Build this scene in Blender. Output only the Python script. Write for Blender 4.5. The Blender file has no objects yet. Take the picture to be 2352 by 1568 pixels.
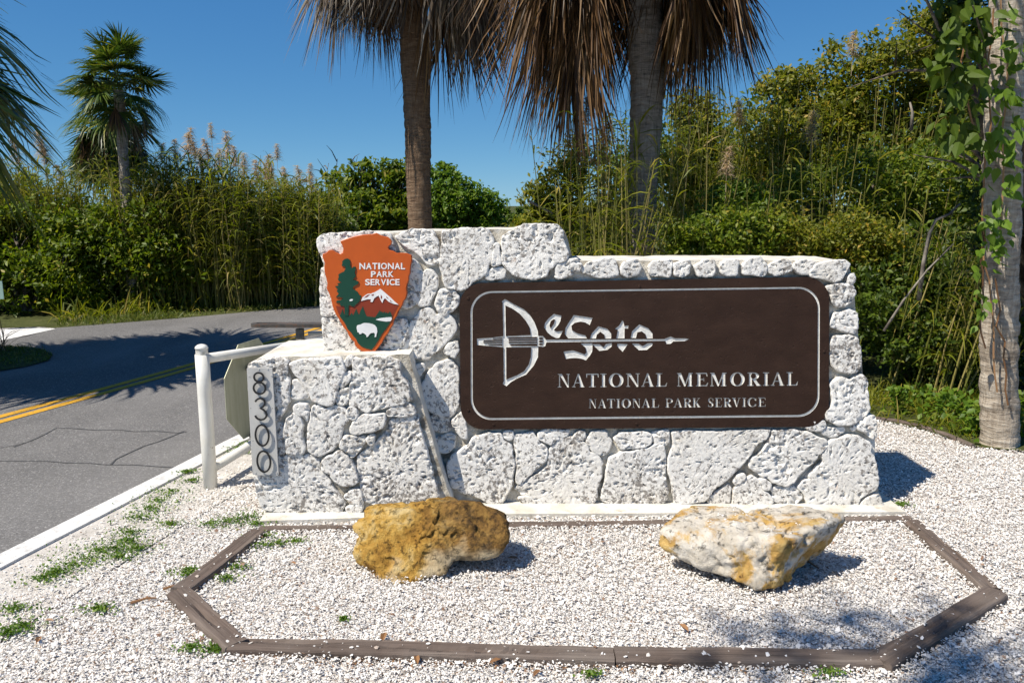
import bpy, bmesh, math, random
import numpy as np
from mathutils import Vector, Matrix
from mathutils.geometry import delaunay_2d_cdt

random.seed(7)
RNG = np.random.default_rng(7)
S = bpy.context.scene
R = math.radians

# ------------------------------------------------------------------ camera, sky, sun, exposure
PITCH = 9.7
CAMZ = 1.65
cam = bpy.data.cameras.new('camera')
cam.lens, cam.sensor_width, cam.clip_start, cam.clip_end = 28, 36, 0.05, 3000
camo = bpy.data.objects.new('camera', cam)
camo.location = (0, 0, CAMZ)
camo.rotation_euler = (R(90 - PITCH), 0, 0)
S.collection.objects.link(camo)
S.camera = camo

LIGHT = Vector((0.62, 0.36, -1.0)).normalized()          # direction the sunlight travels
world = bpy.data.worlds.new('World')
S.world = world
world.use_nodes = True
wn = world.node_tree.nodes
sky = wn.new('ShaderNodeTexSky')
sky.sky_type = 'NISHITA'
sky.sun_disc = False
sky.sun_elevation = math.asin(-LIGHT.z)
sky.sun_rotation = math.atan2(-LIGHT.x, -LIGHT.y)
sky.air_density, sky.dust_density, sky.ozone_density = 0.5, 0.0, 1.0
SKY_K = 0.1
wn['Background'].inputs['Strength'].default_value = SKY_K
wl = world.node_tree.links
ssep, scom = wn.new('ShaderNodeSeparateColor'), wn.new('ShaderNodeCombineColor')
wl.new(sky.outputs[0], ssep.inputs[0])
for ch, (gam, gain) in enumerate([(0.90, 0.315), (0.62, 0.440), (0.38, 0.540)]):      # deep clear-day blue: one tone curve for the whole sky
    m1, m2, m3 = (wn.new('ShaderNodeMath') for _ in range(3))
    m1.operation, m2.operation, m3.operation = 'MULTIPLY', 'POWER', 'MULTIPLY'
    m1.inputs[1].default_value, m2.inputs[1].default_value, m3.inputs[1].default_value = SKY_K, gam, gain / SKY_K
    wl.new(ssep.outputs[ch], m1.inputs[0])
    wl.new(m1.outputs[0], m2.inputs[0])
    wl.new(m2.outputs[0], m3.inputs[0])
    wl.new(m3.outputs[0], scom.inputs[ch])
wl.new(scom.outputs[0], wn['Background'].inputs['Color'])

sun = bpy.data.lights.new('sun', 'SUN')
sun.energy, sun.angle, sun.color = 4.6, R(0.53), (1.0, 0.93, 0.82)
suno = bpy.data.objects.new('sun', sun)
suno.rotation_euler = LIGHT.to_track_quat('-Z', 'Y').to_euler()
suno.location = (-6, -3, 10)
S.collection.objects.link(suno)

S.view_settings.view_transform = 'Standard'
S.view_settings.look = 'None'
S.view_settings.exposure = 0.50
S.view_settings.gamma = 1.0
S.cycles.max_bounces = 5
S.cycles.diffuse_bounces = 2
S.cycles.use_adaptive_sampling = True
S.cycles.adaptive_threshold = 0.02
S.cycles.transparent_max_bounces = 4

# ------------------------------------------------------------------ measuring: a point of the 2352-wide picture -> place
F = 28 / 36 * 2352
CT, ST = math.cos(R(PITCH)), math.sin(R(PITCH))
EYE = Vector((0, 0, CAMZ))


def ray(x, y):
    a, b = (x - 1176) / F, (784 - y) / F
    return Vector((a, CT + b * ST, -ST + b * CT))


def gnd(x, y, z=0.0):
    d = ray(x, y)
    return EYE + d * ((z - CAMZ) / d.z)


def at(x, y, Y):
    d = ray(x, y)
    return EYE + d * (Y / d.y)


class Plane:
    def __init__(s, origin, yaw, lean):
        s.O = Vector(origin)
        s.u = Vector((math.cos(R(yaw)), -math.sin(R(yaw)), 0))
        h = Vector((-math.sin(R(yaw)), -math.cos(R(yaw)), 0))
        s.v = (-h * math.sin(R(lean)) + Vector((0, 0, math.cos(R(lean))))).normalized()
        s.n = s.u.cross(s.v).normalized()
        if s.n.y > 0:
            s.n = -s.n

    def ab(s, x, y):
        d = ray(x, y)
        p = EYE + d * ((s.O - EYE).dot(s.n) / d.dot(s.n)) - s.O
        return (p.dot(s.u), p.dot(s.v))

    def w(s, a, b, c=0.0):
        return s.O + s.u * a + s.v * b + s.n * c


MAIN = Plane((0, 4.205, 0), 0.6, 4.0)
BLOCK = Plane((0, 4.075, 0), 0.0, 2.0)


def zm(ox, oy, s):
    """crop with origin (ox, oy) in the 2560-wide photograph, magnified s times -> 2352-wide picture"""
    k = 2352 / 2560
    return lambda x, y: ((ox + x / s) * k, (oy + y / s) * k)


ZA, ZB = zm(600, 860, 3.5638), zm(780, 540, 3.36)
ZC, ZD = zm(1080, 1040, 4.0552), zm(1620, 1040, 3.7935)
ZE, ZF = zm(1300, 620, 2.6133), zm(2040, 640, 2.375)
ZP, ZL = zm(1120, 640, 2.352), zm(1180, 730, 4.2)
ZH, ZN = zm(780, 560, 4.61), zm(600, 900, 5.225)

# ------------------------------------------------------------------ noise (vectorised)


def _hash(i, j, k, s):
    h = (i * 374761393 + j * 668265263 + k * 2147483647 + s * 1274126177) & 0xFFFFFFFF
    h = ((h ^ (h >> 13)) * 1274126177) & 0xFFFFFFFF
    return ((h ^ (h >> 16)) & 0xFFFF) / 65535.0


def vnoise(P, seed=0):
    P = np.asarray(P, float)
    I = np.floor(P).astype(np.int64)
    f = P - I
    f = f * f * (3 - 2 * f)
    out = 0
    for dx in (0, 1):
        for dy in (0, 1):
            for dz in (0, 1):
                wgt = (f[:, 0] if dx else 1 - f[:, 0]) * (f[:, 1] if dy else 1 - f[:, 1]) * (f[:, 2] if dz else 1 - f[:, 2])
                out = out + wgt * _hash(I[:, 0] + dx, I[:, 1] + dy, I[:, 2] + dz, seed)
    return out * 2 - 1


def fbm(P, scale, oct=3, seed=0):
    P = np.asarray(P, float)
    a, t = 1.0, 0
    for o in range(oct):
        t = t + a * vnoise(P * scale * 2 ** o, seed + o)
        a *= 0.5
    return t / 1.6

# ------------------------------------------------------------------ objects
COL = S.collection
WHERE = {}


def mesh(name, verts, faces, mats=None, mi=None, smooth=False):
    me = bpy.data.meshes.new(name)
    if isinstance(faces, np.ndarray):
        nf, k = faces.shape
        verts = np.asarray(verts, np.float32)
        me.vertices.add(len(verts))
        me.vertices.foreach_set('co', verts.ravel())
        me.loops.add(nf * k)
        me.loops.foreach_set('vertex_index', faces.astype(np.int32).ravel())
        me.polygons.add(nf)
        me.polygons.foreach_set('loop_start', np.arange(0, nf * k, k, dtype=np.int32))
        me.update(calc_edges=True)
    else:
        me.from_pydata([tuple(v) for v in verts], [], [tuple(f) for f in faces])
        me.update()
    for m in (mats if isinstance(mats, (list, tuple)) else [mats]):
        if m is not None:
            me.materials.append(m)
    if mi is not None:
        me.polygons.foreach_set('material_index', np.asarray(mi, np.int32))
    if smooth:
        me.polygons.foreach_set('use_smooth', np.ones(len(me.polygons), bool))
    return me


def link(name, data, parent=None, loc=(0, 0, 0), rz=0.0):
    o = bpy.data.objects.new(name, data)
    COL.objects.link(o)
    o.location = loc
    o.rotation_euler = (0, 0, rz)
    if parent is not None:
        o.parent = parent
    return o


def tag(o, label=None, cat=None, group=None, kind=None):
    for k, v in (('label', label), ('category', cat), ('group', group), ('kind', kind)):
        if v:
            o[k] = v
    return o


def thing(name, loc, label, cat, group=None):
    o = link(name, None, None, loc)
    o.empty_display_size = 0.1
    return tag(o, label, cat, group)


def part(name, verts, faces, mat, parent=None, smooth=False, mi=None, kind=None):
    """verts in world space; the object hangs under its parent, whose origin is at the thing's base"""
    V = np.asarray([tuple(v) for v in verts] if not isinstance(verts, np.ndarray) else verts, float)
    off = np.zeros(3)
    p = parent
    while p is not None:
        off += np.array(p.location)
        p = p.parent
    o = link(name, mesh(name, V - off, faces, mat, mi, smooth), parent)
    if kind:
        o['kind'] = kind
    return o

# ------------------------------------------------------------------ shapes


def tube(path, radii, seg=10, cap=True):
    path = [Vector(p) for p in path]
    if not isinstance(radii, (list, tuple, np.ndarray)):
        radii = [radii] * len(path)
    V, Fc = [], []
    ref = Vector((0.3, 0.2, 1)).normalized()
    for i, p in enumerate(path):
        t = (path[min(i + 1, len(path) - 1)] - path[max(i - 1, 0)]).normalized()
        a = t.cross(ref)
        if a.length < 0.05:
            a = t.cross(Vector((1, 0, 0)))
        a.normalize()
        b = t.cross(a)
        for k in range(seg):
            q = 2 * math.pi * k / seg
            V.append(p + (a * math.cos(q) + b * math.sin(q)) * radii[i])
    for i in range(len(path) - 1):
        for k in range(seg):
            k2 = (k + 1) % seg
            Fc.append((i * seg + k, i * seg + k2, (i + 1) * seg + k2, (i + 1) * seg + k))
    if cap:
        Fc.append(tuple(range(seg - 1, -1, -1)))
        Fc.append(tuple(range((len(path) - 1) * seg, len(path) * seg)))
    return V, Fc


def merge(parts):
    V, Fc = [], []
    for v, f in parts:
        n = len(V)
        V += list(v)
        Fc += [tuple(i + n for i in q) for q in f]
    return V, Fc


def prism(P, poly, c0, c1):
    """polygon given in plane coordinates, from depth c0 (back) to c1 (front)"""
    area = sum(poly[i][0] * poly[(i + 1) % len(poly)][1] - poly[(i + 1) % len(poly)][0] * poly[i][1] for i in range(len(poly)))
    if area < 0:
        poly = poly[::-1]
    n = len(poly)
    V = [P.w(a, b, c0) for a, b in poly] + [P.w(a, b, c1) for a, b in poly]
    Fc = [tuple(range(n - 1, -1, -1)), tuple(range(n, 2 * n))]
    Fc += [(i, (i + 1) % n, n + (i + 1) % n, n + i) for i in range(n)]
    return V, Fc


def resample(poly, step):
    out = []
    n = len(poly)
    for i in range(n):
        a, b = np.array(poly[i], float), np.array(poly[(i + 1) % n], float)
        k = max(1, int(round(np.linalg.norm(b - a) / step)))
        for j in range(k):
            out.append(a + (b - a) * j / k)
    return np.array(out)


def smooth_closed(P, it=1):
    for _ in range(it):
        P = P * 0.5 + 0.25 * (np.roll(P, 1, 0) + np.roll(P, -1, 0))
    return P


def box(cx, cy, cz, sx, sy, sz):
    V = [(cx + x * sx / 2, cy + y * sy / 2, cz + z * sz / 2) for z in (-1, 1) for y in (-1, 1) for x in (-1, 1)]
    return V, [(0, 2, 3, 1), (4, 5, 7, 6), (0, 1, 5, 4), (2, 6, 7, 3), (0, 4, 6, 2), (1, 3, 7, 5)]


def rounded_quad(q, r, n=10):
    out = []
    for i in range(4):
        p, a, b = (Vector(q[i]), Vector(q[i - 1]), Vector(q[(i + 1) % 4]))
        da, db = (a - p).normalized(), (b - p).normalized()
        c = p + (da + db) * r
        for k in range(n + 1):
            t = k / n * math.pi / 2
            out.append(tuple(c - db * r * math.cos(t) - da * r * math.sin(t)))
    return out

# ------------------------------------------------------------------ materials
MATS = {}


class NT:
    def __init__(s, name):
        s.m = bpy.data.materials.new(name)
        s.m.use_nodes = True
        s.t = s.m.node_tree
        s.b = s.t.nodes['Principled BSDF']
        s.tc = s.t.nodes.new('ShaderNodeTexCoord')
        MATS[name] = s.m

    def n(s, kind, **kw):
        o = s.t.nodes.new('ShaderNode' + kind)
        for k, v in kw.items():
            setattr(o, k, v)
        return o

    def l(s, a, b):
        s.t.links.new(a, b)

    def coord(s, which='Object', scale=(1, 1, 1)):
        mp = s.n('Mapping')
        mp.inputs['Scale'].default_value = scale
        s.l(s.tc.outputs[which], mp.inputs['Vector'])
        return mp.outputs['Vector']

    def noise(s, scale, detail=4, rough=0.55, vec=None, dist=0.0):
        t = s.n('TexNoise')
        t.inputs['Scale'].default_value = scale
        t.inputs['Detail'].default_value = detail
        t.inputs['Roughness'].default_value = rough
        t.inputs['Distortion'].default_value = dist
        s.l(vec if vec is not None else s.tc.outputs['Object'], t.inputs['Vector'])
        return t.outputs['Fac']

    def voro(s, scale, feature='F1', vec=None, out='Distance', rnd=1.0):
        t = s.n('TexVoronoi', feature=feature)
        t.inputs['Scale'].default_value = scale
        t.inputs['Randomness'].default_value = rnd
        s.l(vec if vec is not None else s.tc.outputs['Object'], t.inputs['Vector'])
        return t.outputs[out]

    def ramp(s, fac, stops):
        r = s.n('ValToRGB')
        e = r.color_ramp.elements
        while len(e) < len(stops):
            e.new(0.5)
        for q, (p, c) in zip(e, stops):
            q.position = p
            q.color = (c, c, c, 1) if isinstance(c, (int, float)) else (*c, 1)
        s.l(fac, r.inputs['Fac'])
        return r.outputs['Color']

    def mix(s, fac, a, b, mode='MIX'):
        m = s.n('Mix', data_type='RGBA', blend_type=mode)
        for sock, v in ((m.inputs['Factor'], fac), (m.inputs['A'], a), (m.inputs['B'], b)):
            if isinstance(v, (int, float)):
                sock.default_value = v if sock.type == 'VALUE' else (v, v, v, 1)
            elif isinstance(v, tuple):
                sock.default_value = (*v, 1)
            else:
                s.l(v, sock)
        return m.outputs['Result']

    def math(s, op, a, b=0.0):
        m = s.n('Math', operation=op)
        for sock, v in zip(m.inputs, (a, b)):
            if isinstance(v, (int, float)):
                sock.default_value = v
            else:
                s.l(v, sock)
        return m.outputs[0]

    def island(s):
        return s.n('NewGeometry').outputs['Random Per Island']

    def color(s, c):
        if isinstance(c, tuple):
            s.b.inputs['Base Color'].default_value = (*c, 1)
        else:
            s.l(c, s.b.inputs['Base Color'])

    def rough(s, r, spec=0.3):
        if isinstance(r, (int, float)):
            s.b.inputs['Roughness'].default_value = r
        else:
            s.l(r, s.b.inputs['Roughness'])
        s.b.inputs['Specular IOR Level'].default_value = spec

    def bump(s, h, dist, strength=1.0):
        b = s.n('Bump')
        b.inputs['Strength'].default_value = strength
        b.inputs['Distance'].default_value = dist
        s.l(h, b.inputs['Height'])
        s.l(b.outputs['Normal'], s.b.inputs['Normal'])

    def translucent(s, col, fac):
        tr = s.n('BsdfTranslucent')
        if isinstance(col, tuple):
            tr.inputs['Color'].default_value = (*col, 1)
        else:
            s.l(col, tr.inputs['Color'])
        mx = s.n('MixShader')
        mx.inputs[0].default_value = fac
        s.l(s.b.outputs[0], mx.inputs[1])
        s.l(tr.outputs[0], mx.inputs[2])
        s.l(mx.outputs[0], s.t.nodes['Material Output'].inputs['Surface'])


def build_materials():
    # painted coral rock
    for nm, hole in (('coral', 1.0), ('coral_smooth', 0.35)):
        m = NT(nm)
        base = m.ramp(m.noise(3.3, 5, 0.6), [(0.25, (0.67, 0.635, 0.57)), (0.5, (0.775, 0.75, 0.70)), (0.75, (0.815, 0.795, 0.75))])
        yel = m.ramp(m.noise(4.6, 5, 0.65), [(0.56, 0.0), (0.70, 0.45)])
        base = m.mix(yel, base, (0.64, 0.57, 0.45))
        big = m.ramp(m.noise(4.2, 3), [(0.35, 0.0), (0.65, 0.10 if hole == 1 else 0.06)])
        gn = m.math('ADD', m.noise(46, 5, 0.75), big)
        dark_specks = m.ramp(gn, [(0.575, 0.0), (0.63, 0.8)])  # random dark specks that read as pits in the rock
        base = m.mix(dark_specks, base, (0.13, 0.11, 0.095))
        sw = m.ramp(m.noise(7.5, 6, 0.7), [(0.60, 0.0), (0.74, 0.4)])
        base = m.mix(sw, base, (0.46, 0.42, 0.37))
        rust = m.ramp(m.noise(15, 4, 0.6), [(0.66, 0.0), (0.73, 0.5)])
        base = m.mix(rust, base, (0.45, 0.28, 0.18))
        m.color(base)
        m.rough(0.88, 0.15)
        h = m.math('ADD', m.math('MULTIPLY', m.noise(210, 3, 0.6), 0.35), m.math('MULTIPLY', m.noise(85, 4, 0.65), 0.6))
        m.bump(h, 0.006, 0.8)
    m = NT('mortar')
    c = m.ramp(m.noise(6, 5, 0.6), [(0.3, (0.50, 0.46, 0.38)), (0.55, (0.70, 0.67, 0.60)), (0.8, (0.78, 0.76, 0.71))])
    st = m.ramp(m.noise(13, 5, 0.65), [(0.55, 0.0), (0.70, 0.7)])
    m.color(m.mix(st, c, (0.36, 0.30, 0.22)))
    m.rough(0.8, 0.2)
    m.bump(m.math('ADD', m.noise(22, 4), m.math('MULTIPLY', m.noise(120, 3), 0.4)), 0.006, 0.8)
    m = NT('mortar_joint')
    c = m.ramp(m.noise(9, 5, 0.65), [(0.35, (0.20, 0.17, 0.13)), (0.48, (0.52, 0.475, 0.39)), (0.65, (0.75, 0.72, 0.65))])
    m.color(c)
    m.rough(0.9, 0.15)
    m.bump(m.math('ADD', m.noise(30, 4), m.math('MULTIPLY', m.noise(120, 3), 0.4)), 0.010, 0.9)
    # shell gravel chips
    m = NT('shell')
    i = m.island()
    m.color(m.ramp(i, [(0.0, (0.16, 0.085, 0.05)), (0.05, (0.28, 0.18, 0.12)), (0.085, (0.52, 0.46, 0.40)), (0.25, (0.70, 0.66, 0.61)), (0.6, (0.78, 0.75, 0.71)), (1.0, (0.83, 0.81, 0.78))]))
    m.rough(0.6, 0.3)
    # ground of shell, sand and soil beneath and beyond the chips
    m = NT('shell_ground')
    v1 = m.voro(75)
    vc = m.voro(75, out='Color')
    sep = m.n('SeparateColor')
    m.l(vc, sep.inputs['Color'])
    c = m.ramp(sep.outputs[0], [(0.0, (0.30, 0.22, 0.16)), (0.10, (0.52, 0.47, 0.42)), (0.45, (0.68, 0.65, 0.61)), (1.0, (0.78, 0.76, 0.73))])
    edge = m.ramp(v1, [(0.42, 1.0), (0.62, 0.55)])
    c = m.mix(1.0, c, edge, 'MULTIPLY')
    soil = m.ramp(m.noise(2.2, 6, 0.6), [(0.5, 0.0), (0.72, 0.45)])
    m.color(m.mix(soil, c, (0.30, 0.24, 0.19)))
    m.rough(0.9, 0.2)
    m.bump(m.math('SUBTRACT', 1.0, v1), 0.01, 0.8)
    # packed grey sand next to the road edge
    m = NT('packed_sand')
    c = m.ramp(m.noise(9, 6, 0.65), [(0.3, (0.40, 0.37, 0.33)), (0.6, (0.56, 0.53, 0.49)), (0.8, (0.64, 0.62, 0.58))])
    m.color(c)
    m.rough(0.95, 0.1)
    m.bump(m.noise(90, 4), 0.006, 0.7)
    # asphalt
    m = NT('asphalt')
    g = m.voro(135, out='Color')
    sep = m.n('SeparateColor')
    m.l(g, sep.inputs['Color'])
    c = m.ramp(sep.outputs[0], [(0.0, (0.095, 0.092, 0.090)), (0.75, (0.160, 0.155, 0.150)), (0.95, (0.23, 0.22, 0.215)), (1.0, (0.36, 0.35, 0.335))])
    dust = m.ramp(m.noise(0.55, 5, 0.6, m.coord(scale=(1, 0.35, 1)), 1.2), [(0.42, 0.0), (0.7, 0.42)])
    c = m.mix(dust, c, (0.27, 0.26, 0.25))
    sp = m.ramp(m.noise(1.3, 5, 0.7), [(0.45, 0.0), (0.75, 0.25)])
    m.color(m.mix(sp, c, (0.065, 0.064, 0.064)))
    m.rough(0.85, 0.25)
    m.bump(m.noise(180, 2), 0.004, 0.6)
    m = NT('tar')
    m.color((0.080, 0.079, 0.079))
    m.rough(0.6)
    m = NT('road_yellow')
    w = m.ramp(m.noise(30, 5, 0.7), [(0.34, 0.0), (0.44, 1.0)])
    m.color(m.mix(w, (0.20, 0.17, 0.11), (0.62, 0.33, 0.03)))
    m.rough(0.7, 0.2)
    m = NT('kerb_white')
    w = m.ramp(m.noise(16, 5, 0.7), [(0.3, (0.45, 0.44, 0.42)), (0.5, (0.66, 0.65, 0.63)), (0.8, (0.74, 0.73, 0.71))])
    m.color(w)
    m.rough(0.9, 0.2)
    m.bump(m.noise(70, 4), 0.005, 0.7)
    # soil / grass earth
    m = NT('earth')
    m.color(m.ramp(m.noise(3, 6, 0.65), [(0.3, (0.045, 0.05, 0.018)), (0.55, (0.075, 0.085, 0.028)), (0.8, (0.13, 0.11, 0.06))]))
    m.rough(0.95, 0.1)
    m.bump(m.noise(25, 5), 0.03, 0.8)
    # sign panel
    m = NT('sign_brown')
    b0 = m.ramp(m.noise(7, 5, 0.6, m.coord(scale=(1, 1, 2.0))), [(0.3, (0.026, 0.0125, 0.0075)), (0.7, (0.040, 0.0205, 0.0130))])
    m.color(b0)
    m.rough(m.ramp(m.noise(12, 4), [(0.3, 0.55), (0.7, 0.72)]), 0.2)
    g = m.ramp(m.noise(62, 3, 0.55, m.coord(scale=(0.9, 1, 1.1)), 0.4), [(0.30, 0.0), (0.40, 1.0)])
    m.bump(m.math('ADD', m.math('MULTIPLY', g, 0.5), m.math('MULTIPLY', m.noise(150, 3), 0.35)), 0.004, 0.7)
    m = NT('sign_white')
    m.color(m.ramp(m.noise(35, 4), [(0.3, (0.62, 0.60, 0.55)), (0.6, (0.76, 0.75, 0.71))]))
    m.rough(0.5, 0.4)
    m.bump(m.noise(60, 3), 0.003, 0.6)
    for nm, c in (('emblem_orange', (0.52, 0.095, 0.010)), ('emblem_red', (0.235, 0.034, 0.010)), ('emblem_green', (0.008, 0.055, 0.030)), ('emblem_white', (0.80, 0.80, 0.79))):
        m = NT(nm)
        k = tuple(x * 0.86 for x in c)
        m.color(m.ramp(m.noise(9, 4), [(0.3, k), (0.7, c)]))
        m.rough(0.38, 0.4)
    # metals
    m = NT('aluminium')
    m.color(m.ramp(m.noise(8, 5, 0.6, m.coord(scale=(1, 1, 0.3))), [(0.3, (0.50, 0.49, 0.46)), (0.7, (0.60, 0.59, 0.56))]))
    m.rough(0.45)
    m.b.inputs['Metallic'].default_value = 0.2
    m = NT('black_metal')
    m.color((0.008, 0.008, 0.009))
    m.rough(0.35, 0.5)
    m = NT('pipe_white')
    base = m.ramp(m.noise(5, 5, 0.65), [(0.3, (0.66, 0.64, 0.57)), (0.6, (0.76, 0.75, 0.70))])
    chip = m.ramp(m.noise(23, 5, 0.7), [(0.665, 0.0), (0.69, 1.0)])
    base = m.mix(chip, base, (0.30, 0.23, 0.16))
    m.color(base)
    m.rough(0.4, 0.45)
    m = NT('band_grey')
    m.color(m.ramp(m.noise(30, 4, 0.7), [(0.4, (0.45, 0.43, 0.38)), (0.6, (0.70, 0.69, 0.65))]))
    m.rough(0.5)
    m = NT('sign_back')
    m.color(m.ramp(m.noise(6, 5, 0.6, m.coord(scale=(3, 3, 0.5))), [(0.3, (0.34, 0.35, 0.25)), (0.7, (0.46, 0.47, 0.36))]))
    m.rough(0.5)
    m.b.inputs['Metallic'].default_value = 0.3
    m = NT('rust')
    m.color(m.ramp(m.noise(24, 5, 0.7), [(0.35, (0.050, 0.048, 0.046)), (0.55, (0.090, 0.078, 0.068)), (0.66, (0.13, 0.065, 0.04)), (0.8, (0.10, 0.04, 0.022))]))
    m.rough(0.75)
    m.bump(m.noise(70, 4), 0.003, 0.6)
    m = NT('steel_grey')
    m.color(m.ramp(m.noise(20, 5, 0.7), [(0.4, (0.10, 0.096, 0.085)), (0.7, (0.17, 0.155, 0.13))]))
    m.rough(0.6)
    m = NT('sign_teal')
    m.color((0.24, 0.36, 0.33))
    m.rough(0.5)
    # wood
    m = NT('timber')
    vec = m.coord('Object', (1.2, 26, 26))
    gr = m.noise(1.0, 6, 0.65, vec, 0.4)
    c = m.ramp(gr, [(0.28, (0.022, 0.016, 0.013)), (0.42, (0.085, 0.062, 0.050)), (0.55, (0.135, 0.100, 0.082)), (0.75, (0.21, 0.17, 0.14))])
    grey = m.ramp(m.noise(2.5, 4), [(0.38, 0.0), (0.66, 0.55)])
    m.color(m.mix(grey, c, (0.21, 0.18, 0.155)))
    m.rough(0.85, 0.2)
    m.bump(gr, 0.012, 0.9)
    # boulders
    m = NT('ochre_rock')
    n1 = m.noise(6.5, 8, 0.68, None, 0.7)
    c = m.ramp(n1, [(0.30, (0.16, 0.075, 0.014)), (0.42, (0.36, 0.19, 0.030)), (0.52, (0.50, 0.30, 0.065)), (0.62, (0.62, 0.46, 0.20)), (0.80, (0.68, 0.58, 0.40))])
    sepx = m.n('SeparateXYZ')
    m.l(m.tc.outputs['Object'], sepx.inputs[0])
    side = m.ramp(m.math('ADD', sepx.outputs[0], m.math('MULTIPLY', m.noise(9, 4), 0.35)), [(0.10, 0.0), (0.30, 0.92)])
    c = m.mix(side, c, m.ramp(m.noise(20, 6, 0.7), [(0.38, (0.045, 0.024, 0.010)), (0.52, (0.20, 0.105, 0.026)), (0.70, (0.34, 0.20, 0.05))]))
    pal = m.ramp(m.math('SUBTRACT', m.noise(5, 4), m.math('MULTIPLY', sepx.outputs[2], 1.1)), [(0.42, 0.0), (0.58, 0.75)])
    c = m.mix(pal, c, (0.56, 0.48, 0.33))
    crack = m.ramp(m.noise(34, 6, 0.7), [(0.34, 0.40), (0.45, 1.0)])
    m.color(m.mix(1.0, c, crack, 'MULTIPLY'))
    m.rough(0.8, 0.3)
    m.bump(m.math('ADD', m.noise(26, 7, 0.7), m.math('MULTIPLY', crack, 0.5)), 0.028, 0.95)
    m = NT('pale_rock')
    c = m.ramp(m.noise(7, 8, 0.65), [(0.3, (0.34, 0.29, 0.22)), (0.5, (0.56, 0.51, 0.43)), (0.75, (0.72, 0.69, 0.63))])
    oc = m.ramp(m.noise(4.4, 7, 0.66, None, 0.5), [(0.47, 0.0), (0.55, 0.92)])
    ocol = m.ramp(m.noise(13, 6, 0.7), [(0.3, (0.28, 0.13, 0.018)), (0.5, (0.47, 0.27, 0.05)), (0.75, (0.58, 0.42, 0.15))])
    c = m.mix(oc, c, ocol)
    crack = m.ramp(m.noise(22, 7, 0.72), [(0.33, 0.25), (0.43, 1.0)])
    m.color(m.mix(1.0, c, crack, 'MULTIPLY'))
    m.rough(0.8, 0.3)
    m.bump(m.math('ADD', m.noise(20, 8, 0.7), m.math('MULTIPLY', crack, 0.5)), 0.022, 0.9)
    # palm bark
    for nm, a, b, c3 in (('bark_brown', (0.085, 0.055, 0.036), (0.175, 0.115, 0.072), (0.27, 0.20, 0.135)), ('bark_grey', (0.12, 0.10, 0.08), (0.30, 0.26, 0.22), (0.48, 0.44, 0.38)), ('bark_pale', (0.15, 0.115, 0.085), (0.36, 0.305, 0.24), (0.58, 0.53, 0.45))):
        m = NT(nm)
        ring = m.noise(1.0, 5, 0.6, m.coord('Object', (9, 9, 42)), 0.4)
        ver = m.noise(1.0, 5, 0.6, m.coord('Object', (55, 55, 6)), 0.3)
        big = m.noise(2.2, 4)
        f = m.math('ADD', m.math('ADD', m.math('MULTIPLY', ring, 0.45), m.math('MULTIPLY', ver, 0.3)), m.math('MULTIPLY', big, 0.25))
        m.color(m.ramp(f, [(0.36, a), (0.5, b), (0.66, c3)]))
        m.rough(0.9, 0.15)
        m.bump(m.math('ADD', ring, m.math('MULTIPLY', ver, 0.6)), 0.02, 0.9)
    m = NT('branch')
    m.color(m.ramp(m.noise(14, 5, 0.6), [(0.35, (0.07, 0.055, 0.042)), (0.65, (0.20, 0.17, 0.135))]))
    m.rough(0.9, 0.1)
    m = NT('driftwood')
    m.color(m.ramp(m.noise(14, 5, 0.6), [(0.35, (0.12, 0.10, 0.085)), (0.65, (0.30, 0.27, 0.23))]))
    m.rough(0.9, 0.1)

    def leaf(nm, stops, tr=0.3, rough=0.5, spec=0.35):
        m = NT(nm)
        c = m.ramp(m.island(), stops)
        m.color(c)
        m.rough(rough, spec)
        if tr:
            m.translucent(m.mix(1.0, c, (1.25, 1.3, 0.7), 'MULTIPLY'), tr)
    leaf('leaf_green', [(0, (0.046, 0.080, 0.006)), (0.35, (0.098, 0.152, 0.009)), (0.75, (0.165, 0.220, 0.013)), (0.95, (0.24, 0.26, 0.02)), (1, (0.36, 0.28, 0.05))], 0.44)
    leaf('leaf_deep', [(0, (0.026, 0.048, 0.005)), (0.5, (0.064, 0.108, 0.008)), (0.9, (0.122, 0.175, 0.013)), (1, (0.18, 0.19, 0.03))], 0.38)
    leaf('leaf_olive', [(0, (0.070, 0.092, 0.008)), (0.4, (0.145, 0.170, 0.012)), (0.75, (0.230, 0.240, 0.018)), (0.92, (0.31, 0.27, 0.03)), (1, (0.48, 0.31, 0.04))], 0.46)
    leaf('leaf_fresh', [(0, (0.065, 0.125, 0.010)), (0.5, (0.115, 0.205, 0.016)), (1, (0.20, 0.27, 0.03))], 0.42)
    leaf('reed_leaf', [(0, (0.085, 0.112, 0.007)), (0.45, (0.160, 0.190, 0.011)), (0.85, (0.26, 0.26, 0.020)), (0.97, (0.36, 0.29, 0.06)), (1, (0.44, 0.34, 0.15))], 0.45)
    leaf('green_cane', [(0, (0.10, 0.11, 0.02)), (0.6, (0.18, 0.17, 0.035)), (1, (0.34, 0.27, 0.10))], 0.1)
    leaf('dry_cane', [(0, (0.20, 0.14, 0.05)), (0.5, (0.36, 0.27, 0.11)), (1, (0.50, 0.40, 0.19))], 0.1)
    leaf('plume', [(0, (0.36, 0.25, 0.17)), (0.5, (0.52, 0.39, 0.29)), (1, (0.62, 0.50, 0.40))], 0.4, 0.9, 0.1)
    leaf('dead_frond', [(0, (0.030, 0.020, 0.012)), (0.35, (0.070, 0.048, 0.030)), (0.65, (0.15, 0.112, 0.078)), (0.88, (0.27, 0.225, 0.17)), (1, (0.46, 0.42, 0.35))], 0.12, 0.55, 0.35)
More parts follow.
